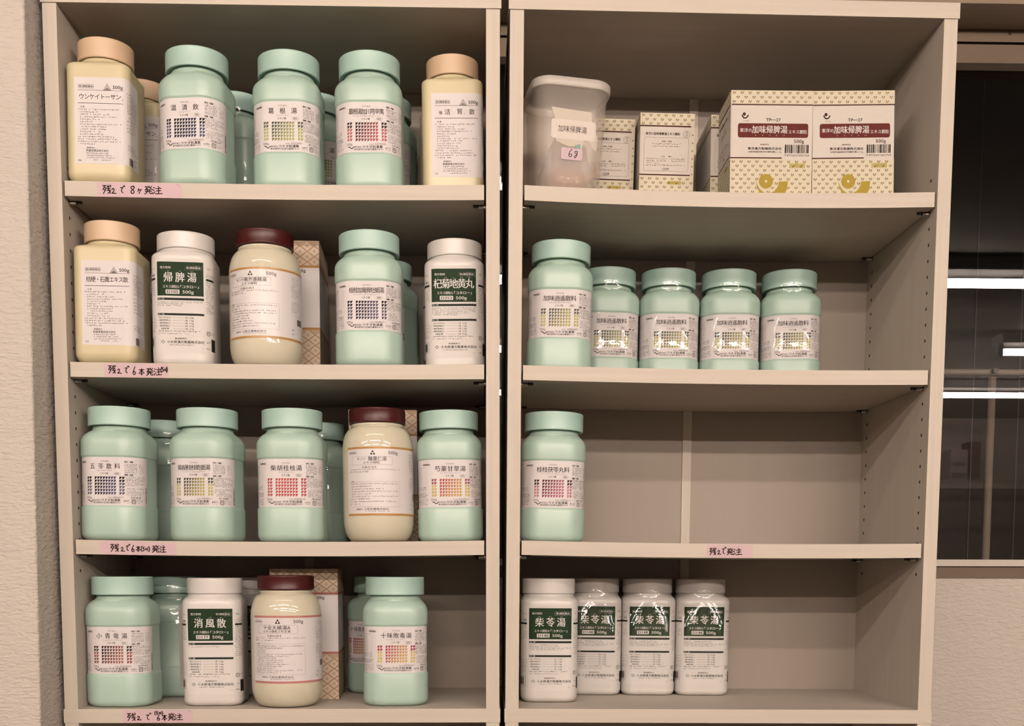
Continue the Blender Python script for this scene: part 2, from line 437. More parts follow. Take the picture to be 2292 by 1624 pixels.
# ---- mint bottle
MINT_W = .092
mint_sec = Section(rounded_polygon(oct_pts(MINT_W, .0185), .026))
mint_lab = Section([((mint_sec.rad(2 * PI * i / 480) - .0015) * math.cos(2 * PI * i / 480), (mint_sec.rad(2 * PI * i / 480) - .0015) * math.sin(2 * PI * i / 480)) for i in range(480)])
def mint_body():
    P = [(z, i, 0, 0) for z, i in corner_profile(0, .010)]
    P += [(.0440, 0, 0, 0), (.0456, .0004, 0, 0), (.0466, .0012, 0, 0), (.0472, .0015, 0, 0), (.1128, .0015, 0, 0), (.1135, .0012, 0, 0), (.1146, .0003, 0, 0), (.1160, 0, 0, 0), (.1330, 0, 0, 0)]
    for k in range(1, 9):
        a = PI / 2 * k / 8; P.append((.1330 + .0165 * math.sin(a), .0115 * (1 - math.cos(a)), .9 * (k / 8) ** 2.0, .0385))
    P += [(.1512, .0125, 1, .0366), (.1530, .013, 1, .0354), (.1600, .013, 1, .0350)]
    def extra(mb):
        # moulded recycling mark low on the right side
        q = MINT_W / 2
        for t0 in range(0, 360, 30):
            if t0 % 120 == 90: continue
            a, b = math.radians(t0), math.radians(t0 + 24)
            pts = [(q + .0005, .006 + r_ * math.cos(t), .030 + r_ * math.sin(t)) for r_, t in ((.0035, a), (.0046, a), (.0046, b), (.0035, b))]
            mb.poly(pts)
        for k in range(6): mb.poly([(q + .0005, -.004 + k * .0036 + dx, .0185 + dz) for dx, dz in ((0, 0), (.0022, 0), (.0022, .0022), (0, .0022))])
    return body_mesh('bottle_body', mint_sec, P, 160, M['mint_body'], extra)

# ---- cream bottle
cream_sec = Section(rounded_polygon(sq_pts(.084), .013))
def cream_body():
    P = [(z, i, 0, 0) for z, i in corner_profile(0, .014)]
    P += [(.150, 0, 0, 0), (.1520, .0003, 0, 0), (.1538, .0014, 0, 0), (.1552, .0032, .02, .037), (.1585, .0080, .5, .0355), (.1602, .0110, 1, .0335), (.1625, .013, 1, .0328), (.170, .013, 1, .0325)]
    return body_mesh('bottle_body', cream_sec, P, 128, M['cream_body'])

# ---- white bottle
white_sec = Section(rounded_polygon(sq_pts(.083), .019))
def white_body():
    P = [(z, i, 0, 0) for z, i in corner_profile(0, .009)]
    P += [(.1445, 0, 0, 0), (.1475, .0004, 0, 0), (.1510, .0022, .2, .0415), (.1535, .0048, .55, .0395), (.1552, .0075, .9, .0380), (.1562, .009, 1, .0372), (.160, .009, 1, .0365)]
    return body_mesh('bottle_body', white_sec, P, 128, M['white_body'])

# ---- round jar
jar_sec = Section([(.0495 * math.cos(2 * PI * i / 180), .0495 * math.sin(2 * PI * i / 180)) for i in range(180)])
def jar_body():
    R = .0495; P = [(0, R - .030, 0, 0), (.0008, R - .0345, 0, 0)]
    for k in range(0, 9):
        a = PI / 2 * k / 8; P.append((.001 + .030 * (1 - math.cos(a)), .0145 * (1 - math.sin(a)), 0, 0))
    P += [(.126, 0, 0, 0)]
    for k in range(1, 11):
        a = PI / 2 * k / 10; P.append((.126 + .0325 * math.sin(a), .0140 * (1 - math.cos(a)), 0, 0))
    P += [(.1595, .0142, 0, 0), (.1600, .0128, 0, 0), (.1630, .0128, 0, 0), (.1638, .0150, 0, 0), (.170, .016, 0, 0)]
    return body_mesh('jar_body', jar_sec, P, 128, M['jar_body'])

MESH = dict(mint=(mint_body(), cap_mesh('screw_cap', .0418, .1565, .1820, M['mint_cap'], 150, .00022)),
            cream=(cream_body(), cap_mesh('screw_cap', .0365, .1640, .1900, M['peach_cap'])),
            white=(white_body(), cap_mesh('screw_cap', .0388, .1580, .1803, M['white_body'], bev=.0022)),
            jar=(jar_body(), cap_mesh('screw_cap', .0393, .1640, .1840, M['maroon'], 140, .0005)))

def wrap_label(name, sec, sheet, x0, x1, z0, z1, paper, mat, cut=.0025, zfn=None):
    mb = MB()
    fn = lambda s, z, off: (*sec.at(s, off), z)
    n = int((x1 - x0) / .0015)
    for i in range(n):
        a = x0 + (x1 - x0) * i / n; b = x0 + (x1 - x0) * (i + 1) / n
        mb.poly([fn(a, z0, .00012), fn(b, z0, .00012), fn(b, z1, .00012), fn(a, z1, .00012)], 0, paper)
    sheet.onto(mb, fn, cut)
    return mb.mesh(name, [mat])

# ------------------------------------------------------------------ labels
def mix(a, b, t): return tuple(x + (y - x) * t for x, y in zip(a, b))

def mint_label(title, kana, lot, c0, c1, d, a, seed):
    """checked label: mid block fades c0 -> c1, side blocks are d on top and a below"""
    s = Sheet(seed); z = .0476
    Z = lambda v: z + v
    s.text('ウチダの', 0, Z(.0592), .0026, GREY)
    n = len(title)
    w = {3: .038, 4: .0425, 5: .0425, 6: .046, 7: .047, 8: .047, 9: .047}[n]
    cw = .0072 if n <= 5 else (w / n * 1.02)
    s.spread(title, -w / 2, w / 2, Z(.0525), .0072, INK, .006, cw=cw)
    s.text(kana, 0, Z(.0467), .0018, GREY, w=min(.036, .0026 * len(kana)))
    s.text('エキス散', -.001, Z(.0428), .0026, INK)
    s.text('細粒', .0172, Z(.0425), .0024, GREY); s.frame(.0130, Z(.0405), .0218, Z(.0446), .0002, GREY, r=.0018)
    def cell(x, y, c):
        W, H = .0034, .0037
        s.poly([(x, y), (x + W * .03, y - H * 1.0), (x + W * .34, y - H * .9), (x + W * .66, y - H * .66), (x + W * .88, y - H * .34), (x + W, y)], c)
    for r in range(6):
        y = Z(.0386) - r * .0042
        for k in range(2):
            v = s.rnd.uniform(.92, 1.1)
            for x in (-.0260, .0203): cell(x + k * .0038, y, tuple(min(1, q * v) for q in (d if r < 2 else a)))
        for k in range(8):
            t = min(1, max(0, (k * .8 + r * .55 - 1.0) / 6.5)); cell(-.0147 + k * .0039, y, mix(c0, c1, t))
    s.text('500g', -.0232, Z(.0102), .0030, GREY, latin=True)
    s.text('Lot. ' + lot, .0148, Z(.0105), .0021, GREY, w=.0215, latin=True)
    s.stroke([(-.0252, Z(.0068)), (-.0230, Z(.0070)), (-.0212, Z(.0046)), (-.0192, Z(.0046)), (-.0176, Z(.0066))], .0010)
    s.text('株式会社', -.0121, Z(.0066), .0024, INK, w=.0098); s.text('ウチダ和漢薬', .0080, Z(.0067), .0036, INK, w=.0268, bold=.01)
    s.text('東京都荒川区東日暮里4-4-10', .0022, Z(.0034), .0022, INK, w=.0385)
    # right-hand columns
    x = .0272
    s.text('用法・用量', x + .0055, Z(.0588), .0023, INK, w=.0115, bold=.03)
    for k in range(6): s.tiny(x, Z(.0556) - k * .0022, .017, .0019, INK, .95); s.tiny(x + .020, Z(.0556) - k * .0022, .009, .0018, GREY, .7)
    s.text('効能・効果', x + .0055, Z(.0412), .0023, INK, w=.0115, bold=.03)
    s.block(x, Z(.0382), .030, 6, .0022, .0019)
    s.block(x + .002, Z(.0228), .027, 5, .0022, .0018)
    s.tiny(x + .008, Z(.0108), .016, .0022, INK, 1, heavy=.25); s.tiny(x + .008, Z(.0085), .014, .0018, GREY)
    s.tiny(x - .002, Z(.0058), .008, .0020, INK, 1, heavy=.25); s.tiny(x - .002, Z(.0035), .008, .0016, GREY)
    s.frame(x + .0088, Z(.0022), x + .0148, Z(.0080), .0007, INK, r=.0016); s.ring(x + .0118, Z(.0050), .0016, .0006, INK, n=10, a0=-60, a1=240)
    s.block(x + .016, Z(.0068), .010, 3, .0018, .0015)
    s.barcode(.0600, Z(.003), .0630, Z(.026), INK, vert=True)
    # left-hand columns
    s.text('第2類医薬品', -.0345, Z(.0585), .0022, INK, w=.0118, bold=.02)
    s.rect(-.0462, Z(.030), -.0459, Z(.055), GREY); s.tiny(-.052, Z(.0545), .014, .0016, GREY, .6)
    for k in range(12): s.tiny(-.0440, Z(.0525) - k * .0019, .002, .0016, GREY); s.tiny(-.056, Z(.0525) - k * .0019, .008, .0016, GREY, .8)
    for k in range(3): s.tiny(-.056, Z(.0275) - k * .0022, .022, .0019, INK, .8)
    for k in range(3): s.tiny(-.056, Z(.0190) - k * .0022, .023, .0019, INK, .9, heavy=.18)
    for k in range(4): s.tiny(-.056, Z(.0112) - k * .0024, .024, .0018, INK, .8)
    return wrap_label('label', mint_lab, s, -.064, .0645, .0474, .1126, PAPER, M['ink'])

GREEN = lin((38, 62, 38))
def white_label(title, ruby, code, nlines, g, seed):
    s = Sheet(seed); b = lin((44, 50, 44))
    s.rect(-.0310, .0925, .0310, .1375, GREEN)
    W = WHITE
    s.text('漢方製剤', -.0195, .1298, .0030, W, w=.0145, bold=.01); s.text('第2類医薬品', .0178, .1298, .0028, W, w=.0190, bold=.01)
    s.frame(.0063, .1272, .0292, .1325, .00025, W)
    n = len(title); wd = {3: .043, 5: .055}[n]; cw = .0115 if n == 3 else .0108
    s.spread(title, -wd / 2, wd / 2, .1170, .0122, W, .018, cw=cw)
    for i, rb in enumerate(ruby):
        x = -wd / 2 + cw / 2 + (wd - cw) * i / (n - 1); s.text(rb, x, .1252, .0017, W)
    s.text('エキス細粒G', -.0122, .1046, .0038, W, w=.0215, bold=.008); s.text('「コタロー」', .0125, .1046, .0040, W, w=.0240, bold=.03)
    s.rrect(-.0195, .0950, -.0010, .1007, .0010, W, 2); s.text(code, -.0102, .0978, .0038, lin((40, 40, 36)), w=.0150, bold=.03, lay=3, latin=True)
    s.text('500g', .0105, .0978, .0042, W, w=.0150, bold=.02, latin=True)
    s.rect(-.0308, .0868, .0312, .0898, b); s.text('効能・効果', -.0258, .0883, .0019, W, w=.0085)
    s.block(-.0305, .0842, .0605, nlines, .0023, .0019, b, .9)
    s.rect(-.0308, .0666, .0312, .0694, b); s.text('用法・用量', -.0258, .0680, .0019, W, w=.0085)
    for i, (t, v) in enumerate(zip(('成人(15才以上)', '15歳未満7歳以上', '7歳未満4歳以上', '4歳未満2歳以上', '2歳未満'), g)):
        z = .0636 - i * .0037
        s.text(t, -.0212, z, .0021, b, w=.0018 * len(t) * .62 + .006); s.rect(-.0105, z - .0001, .0045, z + .0001, GREY); s.text('1回', .0075, z, .0020, b, w=.0036); s.text(v + 'g', .0145, z, .0020, b, w=.0058, latin=True)
    s.tiny(-.0300, .0455, .056, .0021, b, .95); s.tiny(-.0300, .0422, .043, .0020, GREY, .9)
    s.text('製造販売元', 0, .0358, .0020, b, w=.016)
    s.poly([(-.0270, .0312), (-.0242, .0336), (-.0214, .0312), (-.0242, .0288)], b); s.poly([(-.0262, .0312), (-.0242, .0329), (-.0222, .0312), (-.0242, .0295)], WHITE, 2)
    s.text('小太郎漢方製薬株式会社', .0062, .0312, .0036, b, w=.050, bold=.012); s.tiny(-.016, .0272, .034, .0019, b, .95)
    s.tiny(.0255, .0228, .005, .0012, GREY)
    # right flank
    x = .0345
    s.text('緑色の製剤'[2:], x + .004, .1300, .0019, GREY); s.frame(x, .1190, x + .03, .1225, .0002, GREY); s.tiny(x + .001, .1208, .018, .0018, b)
    s.rect(x, .1140, x + .0155, .1168, b); s.block(x, .1118, .015, 15, .0029, .0020, b, .85)
    s.frame(x, .0410, x + .0055, .0465, .0006, b, r=.0014); s.ring(x + .0027, .0437, .0014, .0005, b, n=10, a0=-60, a1=240); s.block(x + .0065, .0455, .009, 2, .0022, .0018, b)
    s.tiny(x, .0320, .006, .002, b, heavy=.25); s.tiny(x, .0235, .006, .002, b, heavy=.25); s.rect(x + .0075, .0205, x + .0185, .0372, lin((46, 44, 40)))
    # left flank
    x = -.0345
    s.tiny(x - .008, .1290, .008, .002, b); s.text(title[-2:], x - .004, .1200, .0035, b, w=.0065); s.rect(x - .020, .1138, x, .1166, b)
    for k in range(7): s.tiny(x - .007, .1118 - k * .0029, .007, .0019, b, .8)
    s.frame(x - .018, .0500, x, .0620, .0002, GREY); s.tiny(x - .014, .0580, .012, .0018, b); s.tiny(x - .014, .0535, .012, .0018, b)
    for k in range(2): s.tiny(x - .018, .0470 - k * .002, .018, .0016, GREY)
    s.frame(x - .018, .0245, x - .002, .0385, .0003, GREY); s.barcode(x - .017, .0265, x - .005, .0370, b)
    return wrap_label('label', white_sec, s, -.064, .064, .0165, .1420, WHITE, M['ink'])

def cream_label(kind, code, seed):
    s = Sheet(seed); z0, z1 = .0240, .1350; H = z1 - z0; Z = lambda f: z1 - f * H
    c = INK
    s.frame(-.0232, Z(.128), -.0028, Z(.085), .00025, c); s.text('第2類医薬品', -.0130, Z(.107), .0026, c, w=.0185)
    s.stroke([(.0103, Z(.145)), (.0150, Z(.075)), (.0197, Z(.145)), (.0103, Z(.145))], .00035, c, smooth=0)
    s.stroke([(.0118, Z(.139)), (.0150, Z(.093)), (.0182, Z(.139)), (.0118, Z(.139))], .00025, c, smooth=0)
    s.stroke([(.0150, Z(.105)), (.0150, Z(.128))], .0005, c); s.disc(.0140, Z(.131), .0007, c); s.disc(.0160, Z(.131), .0007, c)
    s.text('500g', .0288, Z(.112), .0042, c, w=.0128, bold=.01, latin=True)
    s.rect(-.0240, Z(.152), .0352, Z(.149), c); s.rect(-.0240, Z(.302), .0352, Z(.297), c)
    if kind == 'kana': s.spread('ウンケイトーサン', -.0225, .0330, Z(.225), .0068, c, cw=.0070); s.text('®', .0342, Z(.255), .0016, c)
    elif kind == 'powder': s.spread('桔梗・石膏エキス散', -.0220, .0335, Z(.225), .0070, c, cw=.0062)
    else:
        s.text('強', -.0160, Z(.235), .0044, c); s.text('活', -.0065, Z(.225), .0072, c); s.text('腎', .0105, Z(.222), .0072, c); s.text('®', .0165, Z(.248), .0016, c); s.text('散', .0270, Z(.225), .0072, c)
    s.text('-注 意-', -.0180, Z(.342), .0022, c)
    ws = [.056, .024, .040, .048, .026, .018, .057, .036, .036, .028, .030, .050, .054, .058, .020]
    for i, w_ in enumerate(ws):
        ind = .003 if i not in (0, 11, 12, 13) else 0
        s.tiny(-.0245 + ind, Z(.372 + i * .0285), min(w_, .0585 - ind), .0022, lin((92, 74, 68)), .92)
    s.text('製造販売元', -.0075, Z(.815), .0020, c, w=.011)
    s.text('剤盛堂薬品株式会社', .0010, Z(.847), .0028, c, w=.030)
    for i in range(3): s.tiny(-.0135, Z(.878 + i * .026), .030 + .004 * i, .0021, c, .95)
    s.tiny(-.004, Z(.955), .024, .0020, c)
    s.text(code, -.0225, Z(.962), .0022, c, latin=True)
    # side panel round the corner
    x = .0405
    s.tiny(x, Z(.165), .017, .0022, c); s.block(x, Z(.200), .033, 9, .0026, .0019, lin((92, 74, 68))); s.block(x, Z(.44), .030, 5, .0045, .0022, c)
    s.rect(x, Z(.765), x + .022, Z(.762), c); s.tiny(x, Z(.79), .02, .002, c); s.rect(x, Z(.815), x + .034, Z(.812), c)
    s.barcode(x + .003, Z(.99), x + .0140, Z(.90), c); s.block(x + .018, Z(.88), .012, 6, .0022, .0018, c)
    return wrap_label('label', cream_sec, s, -.0285, .0770, z0, z1, PAPER, M['ink'])

def jar_label(pre, name, second, stripe, nl, split, seed):
    s = Sheet(seed); z0, z1 = .0355, .1290; H = z1 - z0; Z = lambda f: z1 - f * H
    X0, X1 = -.0400, .1000; c = INK
    s.rect(X0, Z(.030), X1, Z(0), stripe); s.rect(X0, Z(1), X1, Z(.968), stripe)
    s.frame(-.0368, Z(.108), -.0222, Z(.062), .0002, GREY); s.text('第2類医薬品', -.0295, Z(.085), .0024, GREY, w=.0125)
    for dx, dy in ((0, .0018), (-.0019, -.0014), (.0019, -.0014)): s.poly([(.0010 + dx, Z(.086) + dy + .0018), (.0010 + dx - .0019, Z(.086) + dy - .0014), (.0010 + dx + .0019, Z(.086) + dy - .0014)], c)
    s.text('500g', .0295, Z(.086), .0044, c, w=.0140, latin=True)
    s.frame(-.0300, Z(.262), .0285, Z(.140), .00022, GREY, r=.0012)
    if pre: s.text(pre, -.0155, Z(.178), .0040, c, w=.0125); s.text(name, .0075, Z(.176), .0054, c, w=.0062 * len(name), bold=.01)
    else: s.text(name, -.0010, Z(.176), .0054, c, w=.0390, bold=.006)
    s.text(second, -.001, Z(.230), .0034, c, w=.0040 * len(second) + .003)
    s.text('【適応症】', -.004, Z(.297), .0026, GREY, w=.0190)
    s.tiny(-.0355, Z(.330), .074, .0022, GREY, .9); s.tiny(-.0355, Z(.362), .030, .0022, GREY, .9)
    top = .415 if nl > 10 else .505
    s.frame(-.0360, Z(.872), .0392, Z(top), .00018, GREY); s.rect(-.0340, Z(top) - .001, -.0285, Z(top) + .001, PAPER, 2); s.text('ご注意', -.0312, Z(top), .0021, c, lay=3)
    n = nl
    for i in range(n):
        s.tiny(-.0325 if i < n - 3 else -.0345, Z(top + .032 + i * (.835 - top) / n), s.rnd.choice((.070, .032, .040, .018, .048)) if i not in (0, n - 2) else .069, .0021, lin((84, 66, 62)), .93)
    s.text('製造販売元', -.0190, Z(.906), .0018, c, w=.010); s.text('三和生薬株式会社', .0050, Z(.906), .0030, c, w=.034)
    s.tiny(-.010, Z(.938), .034, .0017, c)
    x = .0600
    for k, (f, n) in enumerate(((.10, 2), (.19, 4), (.33, 2), (.45, 5))): s.block(x, Z(f), .016, n, .0030, .0021, GREY)
    s.frame(x, Z(.30), x + .02, Z(.15), .0002, GREY); s.frame(x, Z(.63), x + .02, Z(.44), .0002, GREY)
    s.barcode(x + .011, Z(.76), x + .024, Z(.67), c); s.tiny(x, Z(.84), .006, .002, c, heavy=.25); s.tiny(x, Z(.90), .006, .002, c, heavy=.25)
    return wrap_label('label', jar_sec, s, X0, X1, z0, z1, PAPER, M['ink_gloss'])

# ------------------------------------------------------------------ cartons
def box_fns(w, d, h):
    q = 0.0
    return dict(front=lambda s, z, o: (s, -d / 2 - o + q, z), left=lambda s, z, o: (-w / 2 - o + q, -s, z), right=lambda s, z, o: (w / 2 + o - q, s, z), back=lambda s, z, o: (-s, d / 2 + o - q, z))

def carton_base(mb, w, d, h, c):
    bm = bmesh.new(); bmesh.ops.create_cube(bm, size=1.0)
    bmesh.ops.scale(bm, vec=(w, d, h), verts=bm.verts); bmesh.ops.translate(bm, vec=(0, 0, h / 2), verts=bm.verts)
    bmesh.ops.bevel(bm, geom=list(bm.edges), offset=.0007, segments=2, affect='EDGES')
    for f in bm.faces: mb.poly([tuple(v.co) for v in f.verts], 0, c)
    bm.free()

BROWN = lin((84, 38, 34)); CREAM = lin((240, 231, 205)); GOLD = lin((190, 166, 66)); LEAF = lin((150, 128, 92))
def comma_pattern(s, x0, x1, z0, z1):
    r = 0; z = z1 - .0032
    while z > z0 + .0012:
        x = x0 + .004 + (.0055 if r % 2 else 0)
        while x < x1 - .0025:
            s.disc(x - .0010, z + .0006, .00095, LEAF, 1, 8)
            s.stroke([(x - .0020, z - .0006), (x - .0010, z - .0014), (x + .0004, z - .0014)], .0005, LEAF, 1, 1); s.stroke([(x + .0006, z - .0012), (x + .0020, z + .0010)], .0011, LEAF, 2, 0)
            x += .0110
        z -= .0058; r += 1

def tablet_carton():
    w, d, h = .1135, .079, .148; mb = MB(); carton_base(mb, w, d, h, lin((238, 230, 220))); F = box_fns(w, d, h)
    # wide face with the big emblem
    s = Sheet(61); X = lambda u: -w / 2 + u; Z = lambda v: h - v
    s.rect(X(0), Z(.018), X(w), Z(0), CREAM, 0, 1); s.rect(X(0), 0, X(w), Z(.0905), CREAM, 0, 1)
    comma_pattern(s, X(0), X(w), Z(.0165), Z(0)); comma_pattern(s, X(0), X(w), .0005, Z(.0915))
    s.rect(X(.001), Z(.0196), X(w), Z(.0182), BROWN, 1, 1); s.rect(X(0), Z(.0905), X(.0715), Z(.0889), BROWN, 1, 1)
    s.disc(X(.0185), Z(.0315), .0022, BROWN); s.stroke([(X(.0155), Z(.0330)), (X(.0175), Z(.0368)), (X(.0215), Z(.0368)), (X(.0240), Z(.0330))], .0014, BROWN); s.text('ヤクシ印', X(.0210), Z(.0405), .0017, BROWN)
    s.text('TP―27', X(.0590), Z(.0390), .0040, INK, w=.0200, bold=.01, latin=True)
    s.rrect(X(.0100), Z(.0625), X(.1075), Z(.0437), .0028, lin((112, 48, 40)))
    s.text('東洋の', X(.0210), Z(.0530), .0052, WHITE, w=.0165, bold=.01); s.text('加味帰脾湯', X(.0540), Z(.0520), .0098, WHITE, w=.0490, bold=.018); s.text('エキス顆粒', X(.0930), Z(.0548), .0050, WHITE, w=.0255, bold=.01)
    for i, k in enumerate(('か', 'み', 'き', 'ひ', 'とう')): s.text(k, X(.0345 + .0098 * i), Z(.0596), .0017, WHITE)
    s.text('500g', X(.0950), Z(.0672), .0044, INK, w=.0140, latin=True)
    s.rect(X(.0735), Z(.0925), X(.1095), Z(.0708), lin((238, 230, 220)), 1, 1); s.barcode(X(.0755), Z(.0832), X(.1085), Z(.0718)); s.p[-1:]
    for i in range(len(s.p)): pass
    s.text('T4975031002704', X(.0920), Z(.0862), .0026, INK, w=.0345, latin=True)
    s.text('製造販売元', X(.0475), Z(.0718), .0019, INK, w=.012); s.text('東洋漢方製薬株式会社', X(.0475), Z(.0772), .0034, INK, w=.0470, bold=.01); s.text('大阪府富田林市中野町東2-1-16', X(.0475), Z(.0816), .0021, INK, w=.0460)
    s.rect(X(.0820), Z(.1030), X(.1040), Z(.0965), lin((214, 200, 134)), 2, 1); s.text('第2類医薬品', X(.0930), Z(.0998), .0030, lin((190, 170, 90)), w=.0180, lay=3)
    s.disc(X(.0500), Z(.1210), .0112, CREAM, 2, 24); s.disc(X(.0500), Z(.1210), .0098, GOLD, 3, 28); s.rect(X(.0486), Z(.1226), X(.0516), Z(.1194), CREAM, 4)
    outer = [(.0362, .1205), (.0376, .1290), (.0420, .1370), (.0500, .1430), (.0590, .1450), (.0690, .1440), (.0760, .1390), (.0795, .1310), (.0808, .1208)]
    inner = [(.0682, .1212), (.0665, .1282), (.0620, .1340), (.0550, .1370), (.0480, .1362), (.0420, .1320), (.0385, .1262)]
    for k in range(len(outer) - 1):
        j0 = len(inner) - 1 - int(round(k * (len(inner) - 1) / (len(outer) - 1))); j1 = len(inner) - 1 - int(round((k + 1) * (len(inner) - 1) / (len(outer) - 1)))
        q = [outer[k], outer[k + 1], inner[j1]] + ([inner[j0]] if j0 != j1 else [])
        s.poly([(X(a), Z(b)) for a, b in q], GOLD, 3)
    s.ring(X(.0590), Z(.1475), .0062, .0024, CREAM, 4, 12, 20, 160); s.ring(X(.0590), Z(.1475), .0036, .0016, GOLD, 5, 12, 10, 170)
    s.onto(mb, F['front'])
    # narrow face with the framed notes
    s = Sheet(62); X = lambda u: -d / 2 + u
    s.rect(X(0), Z(.018), X(d), Z(0), CREAM, 0, 1); s.rect(X(0), 0, X(d), Z(.0875), CREAM, 0, 1); s.rect(X(d - .005), Z(.0875), X(d), Z(.018), CREAM, 0, 1)
    comma_pattern(s, X(0), X(d), Z(.0165), Z(0)); comma_pattern(s, X(0), X(d), .0005, Z(.0885))
    for k in range(6): s.disc(X(d - .0025), Z(.030 + .011 * k), .0010, LEAF, 1, 8)
    s.rect(X(0), Z(.0190), X(d - .005), Z(.0172), BROWN, 1, 1); s.rect(X(0), Z(.0872), X(d - .005), Z(.0855), BROWN, 1, 1)
    s.text('東洋の加味帰脾湯エキス顆粒', X(.0330), Z(.0290), .0038, INK, w=.0500, bold=.012)
    s.ring(X(.0675), Z(.0290), .0052, .0003, GREY); s.rect(X(.0628), Z(.0291), X(.0722), Z(.0289), GREY); s.text('TP', X(.0675), Z(.0268), .0024, INK, latin=True); s.text('27', X(.0675), Z(.0314), .0024, INK, latin=True)
    s.frame(X(.0060), Z(.0815), X(.0710), Z(.0340), .00025, GREY, r=.0035)
    for f, x, ww in ((.0395, .029, .020), (.0725 - .0120, .029, .020)): s.text('(効能・効果)' if f < .05 else '(注　意)', X(.0390), Z(f), .0020, INK, w=.015)
    s.tiny(X(.015), Z(.0430), .046, .0024, GREY); s.tiny(X(.018), Z(.0465), .041, .0024, GREY)
    for k in range(4): s.tiny(X(.009), Z(.0640 + .0030 * k), .058 if k != 2 else .02, .0023, GREY)
    s.text('C509', X(.0380), Z(.0785), .0033, INK, w=.0095, latin=True)
    s.rect(X(.0420), Z(.0998), X(.0615), Z(.0948), lin((214, 200, 124)), 2, 1); s.text('第2類医薬品', X(.0518), Z(.0973), .0026, lin((186, 166, 80)), w=.0160, lay=3)
    s.onto(mb, F['left'])
    for fc, ww in (('right', d), ('back', w)):
        s = Sheet(63); s.rect(-ww / 2, Z(.018), ww / 2, Z(0), CREAM, 0, 1); s.rect(-ww / 2, 0, ww / 2, Z(.0880), CREAM, 0, 1); s.rect(-ww / 2, Z(.0196), ww / 2, Z(.0182), BROWN, 1, 1); s.rect(-ww / 2, Z(.0895), ww / 2, Z(.0880), BROWN, 1, 1)
        comma_pattern(s, -ww / 2, ww / 2, Z(.0165), Z(0)); comma_pattern(s, -ww / 2, ww / 2, .0005, Z(.0905)); s.onto(mb, F[fc])
    return mb.mesh('carton', [M['ink']])

def lattice_carton(stripe, seed):
    w, d, h = .0990, .118, .193; mb = MB(); carton_base(mb, w, d, h, lin((246, 240, 240))); F = box_fns(w, d, h)
    tan = lin((214, 186, 156)); line = lin((190, 150, 108)); petal = lin((238, 218, 198))
    def face(fc, ww):
        s = Sheet(seed); Z = lambda v: h - v
        for za, zb in ((Z(.0347), h), (0, Z(.1250))):
            s.rect(-ww / 2, za, ww / 2, zb, tan, 0, 1)
            A, B_ = .0205, .0148; i = 0; z = zb - B_ / 2
            while z > za - B_ / 2:
                x = -ww / 2 - A + (A / 2 if i % 2 else 0)
                while x < ww / 2 + A / 2:
                    qs = []
                    for px, pz, rx, rz in ((0, .0042, .0027, .0019), (0, -.0042, .0027, .0019), (.0050, 0, .0030, .0018), (-.0050, 0, .0030, .0018), (.0028, .0021, .0022, .0014), (-.0028, .0021, .0022, .0014), (.0028, -.0021, .0022, .0014), (-.0028, -.0021, .0022, .0014)):
                        qs.append(([(x + px + rx * math.cos(t), z + pz + rz * math.sin(t)) for t in (2 * PI * k / 8 for k in range(8))], petal, 1))
                    for sx, sz in ((1, 1), (1, -1)):
                        a = (x + sx * A / 2, z); b = (x, z + sz * B_ / 2); t = .0005
                        qs.append(([(a[0], a[1] - t), (a[0], a[1] + t), (b[0], b[1] + t), (b[0], b[1] - t)], line, 2))
                    for pts, c, lay in qs:
                        pts = clip(clip(pts, -ww / 2 + .0004, 1), ww / 2 - .0004, -1)
                        pts = [(p[1], p[0]) for p in pts]; pts = clip(clip(pts, za + .0003, 1), zb - .0003, -1); pts = [(p[1], p[0]) for p in pts]
                        if len(pts) > 2: s.poly(pts, c, lay)
                    x += A
                z -= B_ / 2; i += 1
        s.rect(-ww / 2, Z(.0376), ww / 2, Z(.0347), stripe, 2, 1); s.rect(-ww / 2, Z(.1250), ww / 2, Z(.1219), stripe, 2, 1)
        if fc == 'front':
            s.text('500g', ww / 2 - .0265, Z(.0420), .0044, INK, w=.0140, bold=.01, latin=True)
            s.frame(-ww / 2 + .020, Z(.105), ww / 2 - .027, Z(.077), .0002, GREY); s.tiny(-ww / 2 + .024, Z(.098), .03, .0022, INK); s.tiny(ww / 2 - .036, Z(.062), .006, .0022, INK)
        s.onto(mb, F[fc])
    face('front', w); face('right', d); face('left', d)
    return mb.mesh('carton', [M['ink']])

# ------------------------------------------------------------------ the two bookshelf units
W, D, T = .6000, .2734, .0184
ZT, TS = .9316, .0196
UN = dict(L=dict(x=-.5816, y=0.0, roll=0.0, yaw=0.0, z=(.7076, .4711, .2332), sag=(.0025, .0018, .0028)),
          R=dict(x=.02684, y=.0007, roll=.00548, yaw=.0031, z=(.7087, .4709, .2335), sag=(.0055, .0028, .0026)))
def unit_pt(u, x, y, z):
    U = UN[u]; e = Matrix.Rotation(U['yaw'], 4, 'Z') @ Matrix.Rotation(U['roll'], 4, 'Y')
    return Matrix.Translation((U['x'], U['y'], 0)) @ e @ Vector((x, y, z))
def shelf_z(u, k, wx, y=.06):
    """world height of the top of shelf k (0..2) or of the base (3) at world x"""
    U = UN[u]; lx = wx - U['x']
    z = 0.0 if k == 3 else U['z'][k] - U['sag'][k] * 4 * (lx / W) * (1 - lx / W)
    return unit_pt(u, lx, y, z).z

def lean(u, k, wx):
    """tilt about y that follows the sagging shelf at world x"""
    return -math.atan((shelf_z(u, k, wx + .03) - shelf_z(u, k, wx - .03)) / .06)

